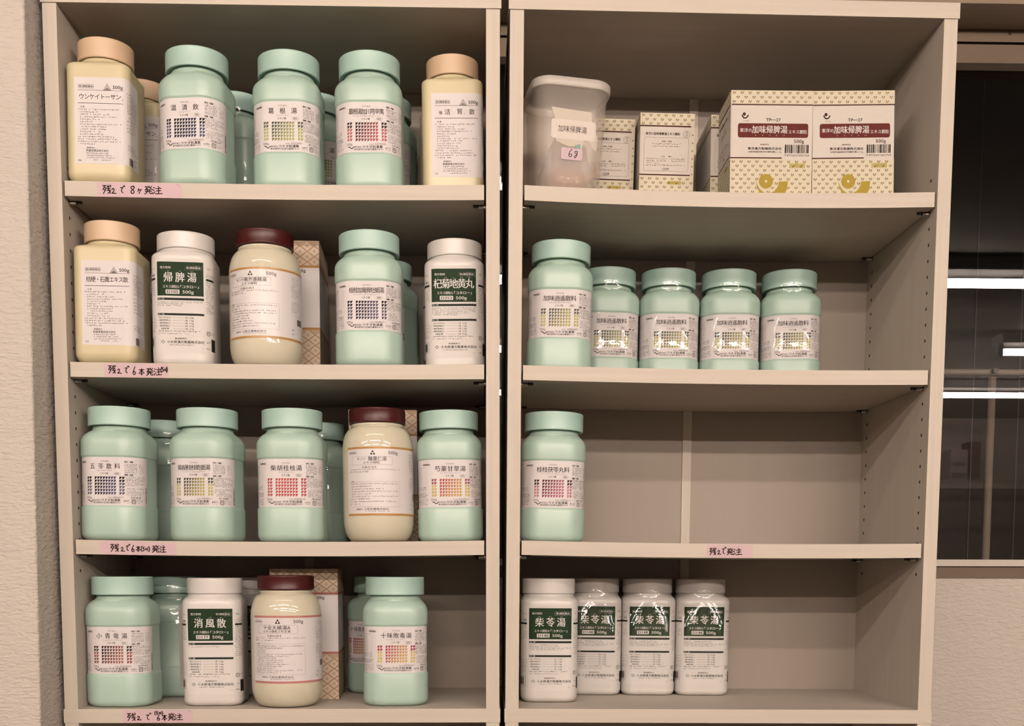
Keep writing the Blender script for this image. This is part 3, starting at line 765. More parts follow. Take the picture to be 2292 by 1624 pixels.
def panel_with_holes(name, x0, x1, face, parent, z0, z1):
    """side board; the two rows of pin holes are sunk into its inner face"""
    mb = MB(); mb.box(x0, x1, 0, D, z0, z1)
    # gentle bow: boards are slightly warped
    me = mb.mesh(name, [M['board_v'], M['hole']])
    cu = MB(); zs = [.7303 - .0216 * k for k in range(26)]
    for yy in (.025, .248):
        for z in zs: cu.cyl((face - .009, yy, z), (face + .009, yy, z), .0024, 10, 1)
    cm = cu.mesh('cutter', [M['board_v'], M['hole']])
    a = bpy.data.objects.new('a', me); b = bpy.data.objects.new('b', cm); COL.objects.link(a); COL.objects.link(b)
    md = a.modifiers.new('holes', 'BOOLEAN'); md.object = b; md.operation = 'DIFFERENCE'; md.solver = 'EXACT'
    dg = bpy.context.evaluated_depsgraph_get(); dg.update()
    res = bpy.data.meshes.new_from_object(a.evaluated_get(dg)); res.name = name
    bpy.data.objects.remove(a); bpy.data.objects.remove(b); bpy.data.meshes.remove(cm)
    return link(name, res, parent)

def build_unit(u, label):
    U = UN[u]
    root = thing('bookshelf', label, 'bookshelf', (U['x'], U['y'], 0), (0, U['roll'], U['yaw']), 'bookshelf units')
    b = MB(); b.box(-.0018, W + .0018, -.002, D, ZT, ZT + .0200); b.obj('top_board', M['board_h'], root)
    b = MB(); b.box(-.0012, W + .0012, -.001, D, -.0193, 0); b.obj('base_board', M['board_h'], root)
    panel_with_holes('side_panel', 0, T, T, root, 0, ZT); panel_with_holes('side_panel', W - T, W, W - T, root, 0, ZT)
    for x in (0, W - T):
        b = MB(); b.box(x, x + T, 0, D, -1.25, -.0193); b.obj('lower_side_panel', M['board_v'], root)
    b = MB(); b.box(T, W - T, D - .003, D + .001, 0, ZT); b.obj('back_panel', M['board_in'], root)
    b = MB(); b.box(W / 2 - .0105, W / 2 + .0035, D - .0052, D - .003, 0, ZT); b.obj('back_strip', M['board_v'], root)
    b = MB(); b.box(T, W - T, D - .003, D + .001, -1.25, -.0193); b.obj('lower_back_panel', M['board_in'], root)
    b = MB(); b.box(T, W - T, .01, D - .004, -.42, -.4005); b.obj('lower_shelf_board', M['board_h'], root)
    for k in range(3):
        z, sg = U['z'][k], U['sag'][k]; g = .0026
        f = lambda x, sg=sg: -sg * 4 * (x / W) * (1 - x / W)
        b = MB(); b.box(T + g, W - T - g, .003, D - .006, z - TS, z, nx=24, zf=f); b.obj('shelf_board', M['board_h'], root)
        for x, dx in ((T, 1), (W - T, -1)):
            for y in (.025, .248):
                b = MB(); zz = z - TS - .0028 + f(x + dx * .01)
                b.cyl((x - dx * .006, y, zz), (x + dx * .0105, y, zz), .0026, 10, 0); b.cyl((x + dx * .0105, y, zz + .0008), (x + dx * .0175, y, zz + .0008), .0018, 8, 1)  # black stub paints in the shade of the pin slot under the shelf
                b.obj('shelf_pin', [M['metal'], M['dark']], root)
    return root
build_unit('L', 'left pale wood bookshelf unit crowded with mint, cream and white bottles')
build_unit('R', 'right pale wood bookshelf unit with half empty shelves and cartons on top shelf')

# ------------------------------------------------------------------ bottles and jars
BL = lin((60, 66, 104)); BK = lin((34, 30, 34))
LAB = dict(
    A2=mint_label('温清飲', 'ウンセイイン', 'MBX5003', BK, BL, BK, lin((96, 100, 132)), 11),
    A3=mint_label('葛根湯', 'カッコントウ', 'KZC5001', lin((92, 98, 74)), lin((196, 204, 128)), lin((104, 110, 84)), lin((190, 200, 130)), 12),
    A4=mint_label('葛根湯加川芎辛夷', 'カッコントウカセンキュウシンイ', 'KZ35008', lin((62, 40, 44)), lin((196, 108, 112)), lin((66, 46, 46)), lin((206, 118, 122)), 13),
    B4=mint_label('桂枝加竜骨牡蛎湯', 'ケイシカリュウコツボレイトウ', 'M385011', lin((30, 26, 34)), lin((112, 108, 140)), lin((34, 30, 36)), lin((104, 102, 128)), 14),
    C1=mint_label('五苓散料', 'ゴレイサンリョウ', 'M8R5014', BK, lin((92, 92, 138)), BK, lin((112, 108, 134)), 15),
    C2=mint_label('柴胡桂枝乾姜湯', 'サイコケイシカンキョウトウ', 'MS65011', lin((92, 96, 78)), lin((206, 196, 110)), lin((100, 102, 84)), lin((206, 204, 126)), 16),
    C3=mint_label('柴胡桂枝湯', 'サイコケイシトウ', 'M3H5018', lin((206, 92, 92)), lin((206, 96, 98)), lin((190, 84, 90)), lin((200, 96, 98)), 17),
    C5=mint_label('芍薬甘草湯', 'シャクヤクカンゾウトウ', 'K225022', lin((198, 92, 92)), lin((222, 186, 104)), lin((176, 96, 104)), lin((224, 200, 112)), 18),
    D1=mint_label('小青竜湯', 'ショウセイリュウトウ', 'KW25028', lin((62, 38, 40)), lin((190, 122, 106)), lin((66, 44, 46)), lin((168, 98, 92)), 19),
    D4=mint_label('十味敗毒湯', 'ジュウミハイドクトウ', 'M7W5523', lin((186, 74, 96)), lin((226, 192, 108)), lin((176, 70, 84)), lin((226, 204, 122)), 20),
    E=mint_label('加味逍遙散料', 'カミショウヨウサンリョウ', 'M805004', lin((98, 106, 88)), lin((198, 196, 122)), lin((100, 106, 92)), lin((202, 202, 128)), 21),
    F1=mint_label('桂枝茯苓丸料', 'ケイシブクリョウガンリョウ', 'M725013', lin((112, 40, 62)), lin((204, 124, 146)), lin((84, 40, 56)), lin((206, 142, 154)), 22),
    B2=white_label('帰脾湯', ('き', 'ひ', 'とう'), 'D105', 3, ('2.0', '1.3', '1.0', '0.7', '0.5'), 31),
    B5=white_label('杞菊地黄丸', ('こ', 'ぎく', 'じ', 'おう', 'がん'), 'D253', 5, ('2.0', '1.3', '1.0', '0.7', '0.5'), 32),
    D2=white_label('消風散', ('しょう', 'ふう', 'さん'), 'D177', 1, ('2.4', '1.6', '1.2', '0.8', '0.6'), 33),
    G=white_label('柴苓湯', ('さい', 'れい', 'とう'), 'D148', 4, ('2.0', '1.3', '1.0', '0.7', '0.5'), 34),
    A1=cream_label('kana', '306', 41), A5=cream_label('strong', '127', 42), B1=cream_label('powder', '224', 43),
    B3=jar_label('サンワ', '荊芥連翹湯', 'エキス細粒', lin((206, 156, 92)), 9, 0, 51),
    C4=jar_label('サンワ', '酸棗仁湯', 'エキス細粒', lin((206, 156, 92)), 9, 0, 52),
    D3=jar_label('', '十全大補湯A', 'エキス細粒三和生薬', lin((214, 146, 140)), 14, 0, 53),
)
def film_mesh(kind):
    """clear film shrunk over bottle and cap, with a perforated seam"""
    sec = dict(mint=mint_sec, white=white_sec, cream=cream_sec)[kind]; mb = MB(); n = 96
    P = {'mint': [(.004, .003, 0, 0), (.012, -.0006, 0, 0), (.132, -.0006, 0, 0), (.146, .006, .4, .042), (.152, .008, .9, .0425), (.158, .008, 1, .0426), (.1815, .008, 1, .0426), (.1830, .011, 1, .0405), (.1832, .03, 1, .025)],
         'white': [(.004, .003, 0, 0), (.012, -.0006, 0, 0), (.142, -.0006, 0, 0), (.152, .003, .5, .0405), (.157, .008, 1, .0396), (.180, .008, 1, .0396), (.1812, .011, 1, .0375), (.1814, .03, 1, .022)],
         'cream': [(.004, .003, 0, 0), (.016, -.0006, 0, 0), (.150, -.0006, 0, 0), (.158, .006, .5, .0385), (.164, .008, 1, .0373), (.1895, .008, 1, .0373), (.1908, .011, 1, .035), (.191, .03, 1, .022)]}[kind]
    rg = []
    for z, i, t, R in P: rg.append(ring_pts(lambda a: (1 - t) * (sec.rad(a) - i) + t * R, z, n))
    mb.loft(rg, cap0=False, cap1=True)
    return mb.mesh('shrink_film', [M['film']])
FILM = {k: film_mesh(k) for k in ('mint', 'white', 'cream')}
KIND = dict(mint=('medicine_bottle', 'mint green medicine bottles'), cream=('medicine_bottle', 'cream medicine bottles with peach caps'), white=('medicine_bottle', 'white medicine bottles'), jar=('medicine_jar', 'ivory jars with maroon lids'))

def bottle(kind, lab, x, y, u, k, rot, label, wrap=False):
    nm, grp = KIND[kind]; z = shelf_z(u, k, x, y)
    r = thing(nm, label, 'jar' if kind == 'jar' else 'bottle', (x, y, z + .0002), (0, lean(u, k, x), math.radians(rot)), grp)
    bd, cp = MESH[kind]
    link('jar_body' if kind == 'jar' else 'bottle_body', bd, r); link('screw_cap', cp, r)
    if lab: link('label', LAB[lab], r)
    if wrap: link('shrink_film', FILM[kind], r)
    return r

TL, ML, LL, BLs = 'top shelf of the left bookshelf', 'second shelf of the left bookshelf', 'third shelf of the left bookshelf', 'lowest shelf of the left bookshelf'
bottle('cream', 'A1', -.5190, .050, 'L', 0, 0, 'cream bottle with peach cap at the far left end of the top left shelf')
bottle('mint', 'A2', -.3962, .055, 'L', 0, -8, 'mint green bottle with navy blue checked label on top left shelf')
bottle('mint', 'A3', -.2714, .062, 'L', 0, -2, 'mint green bottle with yellow green checked label at middle of top left shelf')
bottle('mint', 'A4', -.1596, .062, 'L', 0, -1, 'mint green bottle with dark red to pink checked label on top left shelf')
bottle('cream', 'A5', -.0448, .085, 'L', 0, 0, 'cream bottle with peach cap at the right end of the top left shelf')
bottle('cream', 'B1', -.5165, .050, 'L', 1, 0, 'cream bottle with peach cap at left end of second left shelf')
bottle('white', 'B2', -.4178, .060, 'L', 1, 3, 'white bottle with green label panel beside the cream bottle on second left shelf')
bottle('jar', 'B3', -.3070, .055, 'L', 1, -14, 'ivory jar with maroon lid and orange striped label on second left shelf')
bottle('mint', 'B4', -.1617, .055, 'L', 1, 0, 'mint green bottle with black and grey checked label, only front mint on second left shelf')
bottle('white', 'B5', -.0430, .085, 'L', 1, -1, 'white bottle with green label panel at right end of second left shelf')
bottle('mint', 'C1', -.5150, .052, 'L', 2, -8, 'mint green bottle with black and blue checked label at left end of third left shelf')
bottle('mint', 'C2', -.3916, .052, 'L', 2, -11, 'mint green bottle with olive and yellow checked label, second from left on third left shelf')
bottle('mint', 'C3', -.2717, .050, 'L', 2, -2, 'mint green bottle with all red checked label, in middle of third left shelf')
bottle('jar', 'C4', -.1516, .052, 'L', 2, -4, 'ivory jar with maroon lid and orange striped label on third left shelf')
bottle('mint', 'C5', -.0508, .070, 'L', 2, 3, 'mint green bottle with red and yellow checked label at right end of third left shelf')
bottle('mint', 'D1', -.5165, .058, 'L', 3, -3, 'mint green bottle with brown red checked label at left end of lowest left shelf')
bottle('white', 'D2', -.3886, .068, 'L', 3, 3, 'white bottle with green label panel on lowest left shelf beside maroon lidded jar')
bottle('jar', 'D3', -.2831, .044, 'L', 3, -5, 'ivory jar with maroon lid and pink striped label on lowest left shelf')
bottle('mint', 'D4', -.1311, .068, 'L', 3, 6, 'mint green bottle with crimson and yellow checked label at right of lowest left shelf')
bottle('mint', 'E', .1041, .090, 'R', 1, -4, 'front mint green bottle, tallest looking, at left end of second right shelf')
for i, (x, rt, od) in enumerate(((.1880, 1, 'first from left'), (.2820, -2, 'second from left'), (.3770, -4, 'third from left'), (.4725, -6, 'last at right'))):
    bottle('mint', 'E', x, .222, 'R', 1, rt, 'film wrapped mint green bottle in back row of second right shelf, ' + od, True)
bottle('mint', 'F1', .0945, .080, 'R', 2, -3, 'mint green bottle with magenta checked label standing alone on third right shelf')
bottle('white', 'G', .0918, .110, 'R', 3, 1, 'front white bottle at left end of lowest right shelf')
for i, (x, rt, od) in enumerate(((.1690, -3, 'first from left'), (.2526, -2, 'second from left'), (.3362, -1, 'last at right'))):
    bottle('white', 'G', x, .205, 'R', 3, rt, 'film wrapped white bottle in back row of lowest right shelf, ' + od, True)
# bottles half hidden in the back row of the left unit
bottle('cream', 'A1', -.5080, .175, 'L', 0, -2, 'film wrapped cream bottle half hidden behind the left end cream bottle on top left shelf', True)
bottle('mint', None, -.3750, .195, 'L', 0, 3, 'shadowed mint bottle behind the navy checked bottle on top left shelf', True)
bottle('mint', 'A3', -.2560, .195, 'L', 0, 20, 'film wrapped mint bottle seen behind the yellow green checked bottle on top left shelf', True)
bottle('mint', 'A4', -.1530, .200, 'L', 0, -12, 'shadowed mint bottle behind the dark red checked bottle on top left shelf', True)
bottle('cream', 'A5', -.0480, .195, 'L', 0, -14, 'film wrapped cream bottle behind the right end cream bottle on top left shelf', True)
bottle('mint', 'B4', -.1540, .200, 'L', 1, -30, 'shadowed mint bottle behind the black checked mint bottle on second left shelf', True)
bottle('white', 'B5', -.0520, .205, 'L', 1, 0, 'shadowed white bottle behind the right end white bottle on second left shelf', True)
bottle('mint', None, -.4880, .190, 'L', 2, 8, 'film wrapped mint bottle between and behind the first two bottles of third left shelf', True)
bottle('mint', None, -.2580, .195, 'L', 2, 0, 'film wrapped mint bottle behind the red checked bottle on third left shelf', True)
bd = bottle('mint', None, -.4760, .180, 'L', 3, 6, 'film wrapped mint bottle with paper slip behind the brown checked bottle on lowest left shelf', True)
b = MB(); b.box(.012, .038, -.0478, -.0474, .016, .138); o = b.obj('paper_slip', simple('slip_paper', (.66, .60, .55), .6), bd); o['label'] = 'plain beige paper slip'
bottle('white', 'D2', -.3640, .195, 'L', 3, -4, 'shadowed white bottle behind the front white bottle on lowest left shelf', True)
bottle('mint', 'D4', -.1660, .216, 'L', 3, -40, 'shadowed mint bottle behind the crimson checked bottle on lowest left shelf')

# ------------------------------------------------------------------ cartons
OR = lin((196, 146, 84)); PK = lin((196, 128, 122))
cm_o = lattice_carton(OR, 71); cm_p = lattice_carton(PK, 72)
def carton(me, x, y, u, k, rot, label, group):
    o = link('medicine_carton', me, None, (x, y, shelf_z(u, k, x, y) + .0003)); o.rotation_mode = 'ZYX'; o.rotation_euler = (0, lean(u, k, x), math.radians(rot))
    return tag(o, label, 'box', group)
GP = 'gold lattice patterned cartons'
carton(cm_o, -.2915, .167, 'L', 1, 2, 'gold lattice carton with white band behind jar on second left shelf', GP)
carton(cm_o, -.1520, .168, 'L', 2, 3, 'gold lattice carton behind jar on third left shelf', GP)
carton(cm_p, -.2710, .165, 'L', 3, 3, 'gold lattice carton with pink stripes behind jar on lowest left shelf', GP)
tm = tablet_carton(); GT = 'cream cartons with comma pattern'
carton(tm, .3940, .081, 'R', 0, 0, 'cream carton with red brown banner, left of the two front cartons', GT)
carton(tm, .5095, .081, 'R', 0, -.6, 'cream carton with red brown banner, right of the two front cartons', GT)
carton(tm, .1765, .206, 'R', 0, 90, 'cream carton half hidden behind the plastic tub on top right shelf', GT)
carton(tm, .2610, .180, 'R', 0, 90, 'cream carton in back row showing full framed notes, beside the tub', GT)
carton(tm, .3660, .182, 'R', 0, 90, 'cream carton mostly hidden behind the front left carton', GT)

# ------------------------------------------------------------------ tub with bag
def tub():
    x, y = .1080, .083; H = .150
    r = thing('storage_tub', 'translucent plastic tub with white and pink stickers at left of top right shelf', 'container', (x, y, shelf_z('R', 0, x, y) + .0002), (0, lean('R', 0, x), math.radians(8)))
    sec = Section(rounded_polygon(sq_pts(.1045), .024, 9)); k = lambda z: .86 + .14 * (z / H)
    mb = MB(); n = 112; rg = []
    for z, f, i in ((.0005, k(0), .006), (.001, k(0), .003), (.003, k(0), .0008), (.006, k(.006), 0), (.05, k(.05), 0), (.10, k(.10), 0), (.1385, k(.1385), 0), (.1390, k(.139), -.0012), (H - .001, k(H), -.0012), (H, k(H), 0), (H - .001, k(H), .0012), (.10, k(.10), .0012), (.05, k(.05), .0012), (.006, k(.006), .0014), (.003, k(.003), .004), (.0022, k(0), .012)):
        rg.append(ring_pts(lambda t: sec.rad(t) * f - i, z, n))
    mb.loft(rg, cap0=True, cap1=True); mb.obj('tub_body', M['tub'], r)
    mb = MB(); rg = []
    for z, i in ((.1405, .0005), (.1408, -.0030), (.1420, -.0038), (.1500, -.0040), (.1522, -.0034), (.1534, -.0015), (.1538, .003), (.1530, .008), (.1528, .03)):
        rg.append(ring_pts(lambda t: sec.rad(t) - i, z, n))
    mb.loft(rg, cap0=False, cap1=True); mb.obj('lid', M['lid'], r)
    fn = lambda s, z, off: tuple(q * k(z) for q in sec.at(s / k(z), off / k(z))) + (z,)
    def sticker(name, s, lab):
        mb = MB(); s.onto(mb, fn, .003); o = mb.obj(name, M['ink'], r); o['label'] = lab
    OLD = lin((232, 222, 206))
    s = Sheet(81); s.poly([(-.030, .1135), (.026, .1110), (.028, .092), (.0375, .080), (.036, .0605), (.030, .064), (.022, .078), (.018, .075), (.0135, .0585), (.006, .0645), (-.004, .0645), (-.008, .0655), (-.022, .070), (-.024, .098)], OLD, 0)
    s.poly([(.004, .0655), (.012, .0690), (.0135, .061), (.008, .0630)], lin((158, 190, 182)), 1); sticker('tape_remnant', s, 'torn old white tape')
    s = Sheet(82); s.rrect(-.0290, .0735, .0335, .0985, .0030, lin((246, 236, 226)), 2); s.text('加味帰脾湯', .0005, .0865, .0082, INK, w=.0400, lay=3); sticker('name_sticker', s, 'white printed name sticker')
    s = Sheet(83); s.rrect(-.0140, .0470, .0160, .0625, .0022, lin((234, 210, 218)), 2)
    s.stroke([(.0010, .0610), (-.0025, .0570), (-.0035, .0530), (-.0015, .0505), (.0012, .0520), (.0010, .0548), (-.0030, .0540)], .0009, INK, 3)
    s.stroke([(.0085, .0585), (.0055, .0590), (.0050, .0560), (.0085, .0560), (.0088, .0600), (.0080, .0530), (.0055, .0495), (.0045, .0520), (.0090, .0548)], .0009, INK, 3); sticker('dose_sticker', s, 'pink sticker with handwritten 6g')
    # bag lying inside
    bg = thing('plastic_bag', 'crumpled clear bag of brown granules inside the plastic tub', 'bag', (x + .006, y - .002, shelf_z('R', 0, x, y) + .0030), (0, 0, math.radians(8)))
    rn = random.Random(5)
    def blob(rx, ry, h, n, amp, rings):
        mb = MB(); rg = []
        for zf, sc in rings:
            ph = rn.random() * 6
            rg.append([(rx * sc * math.cos(t) * (1 + amp * math.sin(5 * t + ph) + amp * .7 * math.sin(9 * t + 2 * ph)), ry * sc * math.sin(t) * (1 + amp * math.sin(4 * t + ph)), zf * h) for t in (2 * PI * i / n for i in range(n))])
        mb.loft(rg); return mb
    blob(.030, .027, .064, 40, .03, ((0, .55), (.05, .85), (.25, 1), (.5, .92), (.75, .65), (.95, .25), (1, .1))).obj('granules', M['bag'], bg)
    blob(.0385, .034, .092, 28, .08, ((0, .6), (.04, .85), (.2, 1), (.38, .98), (.55, .86), (.7, .7), (.82, .66), (.92, .5), (1, .42))).obj('bag_film', M['bag_film'], bg)
    mb = MB(); P = [(.004, -.033, .004), (.036, -.030, .030), (.034, -.031, .046), (.026, -.033, .030), (.012, -.035, .018)]
    mb.poly(P); mb.poly([(p[0], p[1] + .0012, p[2]) for p in reversed(P)])
    for a, c in zip(P, P[1:] + P[:1]): mb.poly([a, c, (c[0], c[1] + .0012, c[2]), (a[0], a[1] + .0012, a[2])])
    mb.obj('folded_corner', M['foil'], bg)
tub()

# ------------------------------------------------------------------ handwritten notes on the shelf edges
ST = {
 '残': [[(0, .93), (.45, .96)], [(.26, .95), (.16, .7), (.02, .45)], [(.14, .70), (.42, .72), (.30, .35), (.08, 0)], [(.16, .5), (.30, .38)], [(.52, .80), (.90, .84)], [(.50, .60), (.94, .64)], [(.50, .38), (.98, .44)], [(.66, 1), (.70, .5), (.96, .02)], [(.95, .30), (.62, .02)], [(.88, 1.02), (1.02, .86)]],
 '2': [[(.05, .70), (.25, .95), (.5, .80), (.42, .45), (0, .06), (.30, .12), (.85, .06)]],
 'で': [[(0, .72), (.55, .80), (.25, .52), (.22, .22), (.55, .06)], [(.60, 1.0), (.70, .84)], [(.82, 1.04), (.92, .88)]],
 '8': [[(.75, .85), (.40, 1), (.12, .80), (.40, .55), (.75, .30), (.55, .02), (.20, .08), (.20, .38), (.60, .62), (.80, .85), (.55, 1)]],
 'ケ': [[(.22, .95), (.15, .6), (0, .4)], [(.15, .68), (.95, .72)], [(.58, .70), (.52, .35), (.28, 0)]],
 '発': [[(.10, .88), (.45, .92), (.10, .48)], [(.28, .74), (.40, .64)], [(.60, 1.0), (.52, .80)], [(.52, .92), (.98, .55)], [(.92, .95), (.72, .80)], [(.25, .52), (.78, .54)], [(.12, .33), (.90, .36)], [(.40, .52), (.34, .2), (.05, 0)], [(.62, .52), (.62, .10), (.95, .05), (.98, .20)]],
 '注': [[(.06, .88), (.22, .78)], [(0, .58), (.16, .48)], [(.02, .04), (.24, .32)], [(.60, 1.02), (.72, .88)], [(.36, .74), (.94, .78)], [(.40, .44), (.92, .48)], [(.30, .06), (1.08, .10)], [(.66, .76), (.66, .08)]],
 '本': [[(.05, .82), (.95, .86)], [(.50, 1), (.50, 0)], [(.50, .80), (.30, .5), (.02, .25)], [(.50, .80), (.70, .5), (.98, .30)], [(.32, .20), (.70, .22)]],
 '6': [[(.60, 1.02), (.28, .6), (.10, .22), (.32, .0), (.66, .10), (.68, .34), (.40, .44), (.14, .28)]],
 '5': [[(.20, .95), (.14, .58), (.50, .62), (.62, .30), (.40, .04), (.08, .12)], [(.20, .95), (.72, 1)]],
 '+': [[(.05, .5), (.95, .5)], [(.5, .9), (.5, .1)]], '1': [[(.5, .95), (.45, .05)]], '(': [[(.7, 1.05), (.3, .7), (.25, .3), (.6, -.05)]], ')': [[(.3, 1.05), (.7, .7), (.7, .3), (.25, -.05)]],
}
def note(x0, x1, zc, h, writing, label, u, k, curl):
    """pink slip on a shelf edge; writing = (char, x, z, width, height) in mm from the slip's left edge / centre"""
    s = Sheet(90); zoff = 0
    yb = .003 if k < 3 else -.001
    o_ = MB(); w_ = x1 - x0
    pk = lin((236, 208, 214))
    s.rrect(0, -h / 2, w_, h / 2, .0016, pk, 0)
    for ch, x, z, cw, chh in writing:
        for st in ST[ch]: s.stroke([((x + a * cw) / 1000, (z + (b_ - .5) * chh) / 1000) for a, b_ in st], .0012, lin((50, 16, 18)), 2, 1)
    s.stroke([(w_ - .007, h / 2 - .0008), (w_ - .0045, h / 2 - .0016), (w_ - .0030, h / 2 - .0034)], .0004, lin((176, 146, 134)), 1) if curl else None
    mb = MB(); s.onto(mb, lambda a, z, off: (a, -off, z), None)
    p = unit_pt(u, x0 - UN[u]['x'], yb, 0)
    nt_ = link('sticky_note', mb.mesh('sticky_note', [M['ink']]), None, (x0, p.y - .0001, zc))
    sl = (shelf_z(u, k, x1) - shelf_z(u, k, x0)) / w_ if k < 3 else 0
    nt_.rotation_euler = (0, -math.atan(sl), UN[u]['yaw'])
    tag(nt_, label, 'note', 'pink notes on the shelf edges')
E1 = lambda u, k, a, b_: (shelf_z(u, k, (a + b_) / 2, 0)) - .0098
note(-.5180, -.4060, E1('L', 0, -.518, -.406), .0185, [('残', 7.5, .2, 11, 11), ('2', 19.5, -1.5, 7, 7.5), ('で', 31, .5, 6.5, 9.5), ('8', 43.5, .3, 8, 10), ('ケ', 54, -.8, 5.5, 6.8), ('発', 62.5, .5, 11, 10.5), ('注', 74, .2, 11.5, 10)], 'pink note handwritten on edge of top left shelf', 'L', 0, True)
note(-.5150, -.4300, E1('L', 1, -.515, -.43), .0185, [('残', 5.5, 1, 9.5, 10.5), ('2', 17.5, -1.2, 6.2, 6.6), ('で', 27.5, .8, 6.0, 9.5), ('6', 37.5, -.6, 6, 10.5), ('本', 46, -1.8, 7.5, 8.5), ('発', 56, -1.5, 9.5, 10), ('注', 66.5, -1.2, 9.5, 10), ('(', 75.2, 1.5, 2.5, 7), ('5', 77, 1.5, 3.4, 5.5), ('+', 79.8, 1.3, 2.6, 3.5), ('1', 82, 1.5, 1.8, 5.5), (')', 83, 1.5, 2, 7)], 'pink note handwritten on edge of second left shelf', 'L', 1, False)
note(-.5290, -.4240, E1('L', 2, -.529, -.424), .0180, [('残', 15.5, .2, 11, 10.2), ('2', 29.5, -1.5, 6.0, 6.2), ('で', 36.5, .6, 6.0, 9.0), ('6', 43.5, -.5, 5.8, 9.0), ('本', 50.2, -1, 6.0, 7.5), ('(', 56.5, -.7, 2.6, 7), ('5', 59, -1, 3.6, 5.5), ('+', 62.4, -1, 2.6, 3.5), ('1', 65.2, -1, 1.8, 5.5), (')', 66.8, -.9, 2.4, 7), ('発', 71.5, -.6, 10, 9.6), ('注', 82.5, -.8, 7.5, 9.5)], 'pink note handwritten on edge of third left shelf', 'L', 2, False)
note(-.5020, -.4060, -.0098, .0178, [('残', 6, -1, 11.5, 10.5), ('2', 19.5, -2.6, 7.2, 6), ('で', 32, -.8, 7.5, 10), ('(', 43.5, 4.2, 2, 5), ('5', 46, 4.4, 3, 4.4), ('+', 49.3, 4.4, 2.6, 3), ('1', 52, 4.4, 1.5, 4.2), (')', 53.5, 4.0, 2, 5), ('6', 46.5, -2.0, 6, 8.0), ('本', 54, -2.2, 6.5, 8.0), ('発', 62, -1, 9, 10), ('注', 71, -1.2, 10.5, 8.8)], 'pink note handwritten on edge of bottom board of left unit', 'L', 3, True)
note(.3060, .3700, E1('R', 2, .306, .37), .0178, [('残', 4, -.8, 9, 9.6), ('2', 15, -1.8, 6, 6.0), ('で', 21.5, .4, 6.0, 9.6), ('発', 28, -.8, 9.0, 9.0), ('注', 37.2, -1, 11.5, 9.2)], 'short pink note handwritten on edge of third right shelf', 'R', 2, False)

# ------------------------------------------------------------------ the room
def struct(name, mb, mat):
    o = mb.obj(name, mat); o['kind'] = 'structure'; return o
DIM = simple('room_wall_paint', (.66, .58, .50), .8)
YW = .30                                  # plane of the rear wall
Z0, Z1 = -1.25, 1.30
WX0, WX1, WZ0, WZ1 = -.30, 1.70, .2100, 1.0050
b = MB()
b.box(-.62, WX0, YW, YW + .12, Z0, Z1); b.box(WX1, 4.2, YW, YW + .12, Z0, Z1); b.box(WX0, WX1, YW, YW + .12, Z0, .1800); b.box(WX0, WX1, YW, YW + .12, 1.0860, Z1)
struct('wall_back', b, M['paper'])
# projecting wall end left of the shelves, its corner slightly out of plumb
b = MB(); n = 7; rg = []
for z in (Z0, Z1):
    yf = -.060 + .0275 * (z - .177); xr = -.5895
    P = [(-3.0, .42, z), (-3.0, yf, z)] + [(xr - .004 + .004 * math.sin(a), yf + .004 - .004 * math.cos(a), z) for a in (PI / 2 * i / 5 for i in range(6))] + [(xr, .42, z)]
    rg.append(P)
b.loft(rg, sm=False); struct('wall_left', b, M['paper'])
b = MB(); b.box(-3.0, 4.2, -6.0, YW + .12, Z0 - .05, Z0); struct('floor', b, M['floor'])
b = MB(); b.box(-3.0, 4.2, -6.0, YW + .12, Z1, Z1 + .05); struct('ceiling', b, M['ceiling'])
b = MB(); b.box(4.2, 4.3, -6.0, YW + .12, Z0, Z1); struct('wall_right', b, DIM)
b = MB(); b.box(-3.1, -3.0, -6.0, YW, Z0, Z1); struct('wall_far_left', b, DIM)
b = MB(); b.box(-3.0, 4.2, -6.1, -6.0, Z0, Z1); struct('wall_front', b, DIM)

# window: frame, glass, casing boards above and below
win = bpy.data.objects.new('window_1', None); COL.objects.link(win); win['kind'] = 'structure'; win.location = (.7, YW, .6)
def wpart(name, mb, mat): 
    o = mb.obj(name, mat, win); o.matrix_parent_inverse = Matrix.Translation((-.7, -YW, -.6)); return o
b = MB(); b.box(WX0, WX1, YW - .004, YW + .06, .1995, .2105); wpart('window_sill', b, M['white_frame'])
b = MB(); b.box(WX0, WX1, YW + .002, YW + .06, .1800, .1995); b.box(WX0, WX1, YW - .003, YW + .002, .1800, .1835); wpart('lower_casing', b, M['wood'])
b = MB(); b.box(WX0, WX1, YW + .002, YW + .06, WZ1, 1.0335); wpart('window_head', b, M['wood'])
b = MB(); b.box(WX0, WX1, YW + .004, YW + .06, 1.0385, 1.0860); b.cyl((.8420, YW + .0042, 1.0520), (.8420, YW + .0032, 1.0522), .0028, 10, 1); wpart('upper_casing', b, [M['wood'], M['knot']])
b = MB(); b.box(WX1 - .03, WX1, YW, YW + .06, .2105, WZ1); b.box(WX0, WX0 + .03, YW, YW + .06, .2105, WZ1); wpart('window_jamb', b, M['white_frame'])
b = MB(); b.box(WX0, WX1, YW + .030, YW + .034, .2105, WZ1); wpart('window_glass', b, M['glass'])
b = MB(); b.box(-.58, 4.2, YW - .080, YW, 1.0560, 1.0760); struct('trim_1', b, M['beam'])
b = MB(); b.box(-.58, 4.2, YW - .072, YW, 1.0760, Z1); struct('trim_2', b, M['beam'])

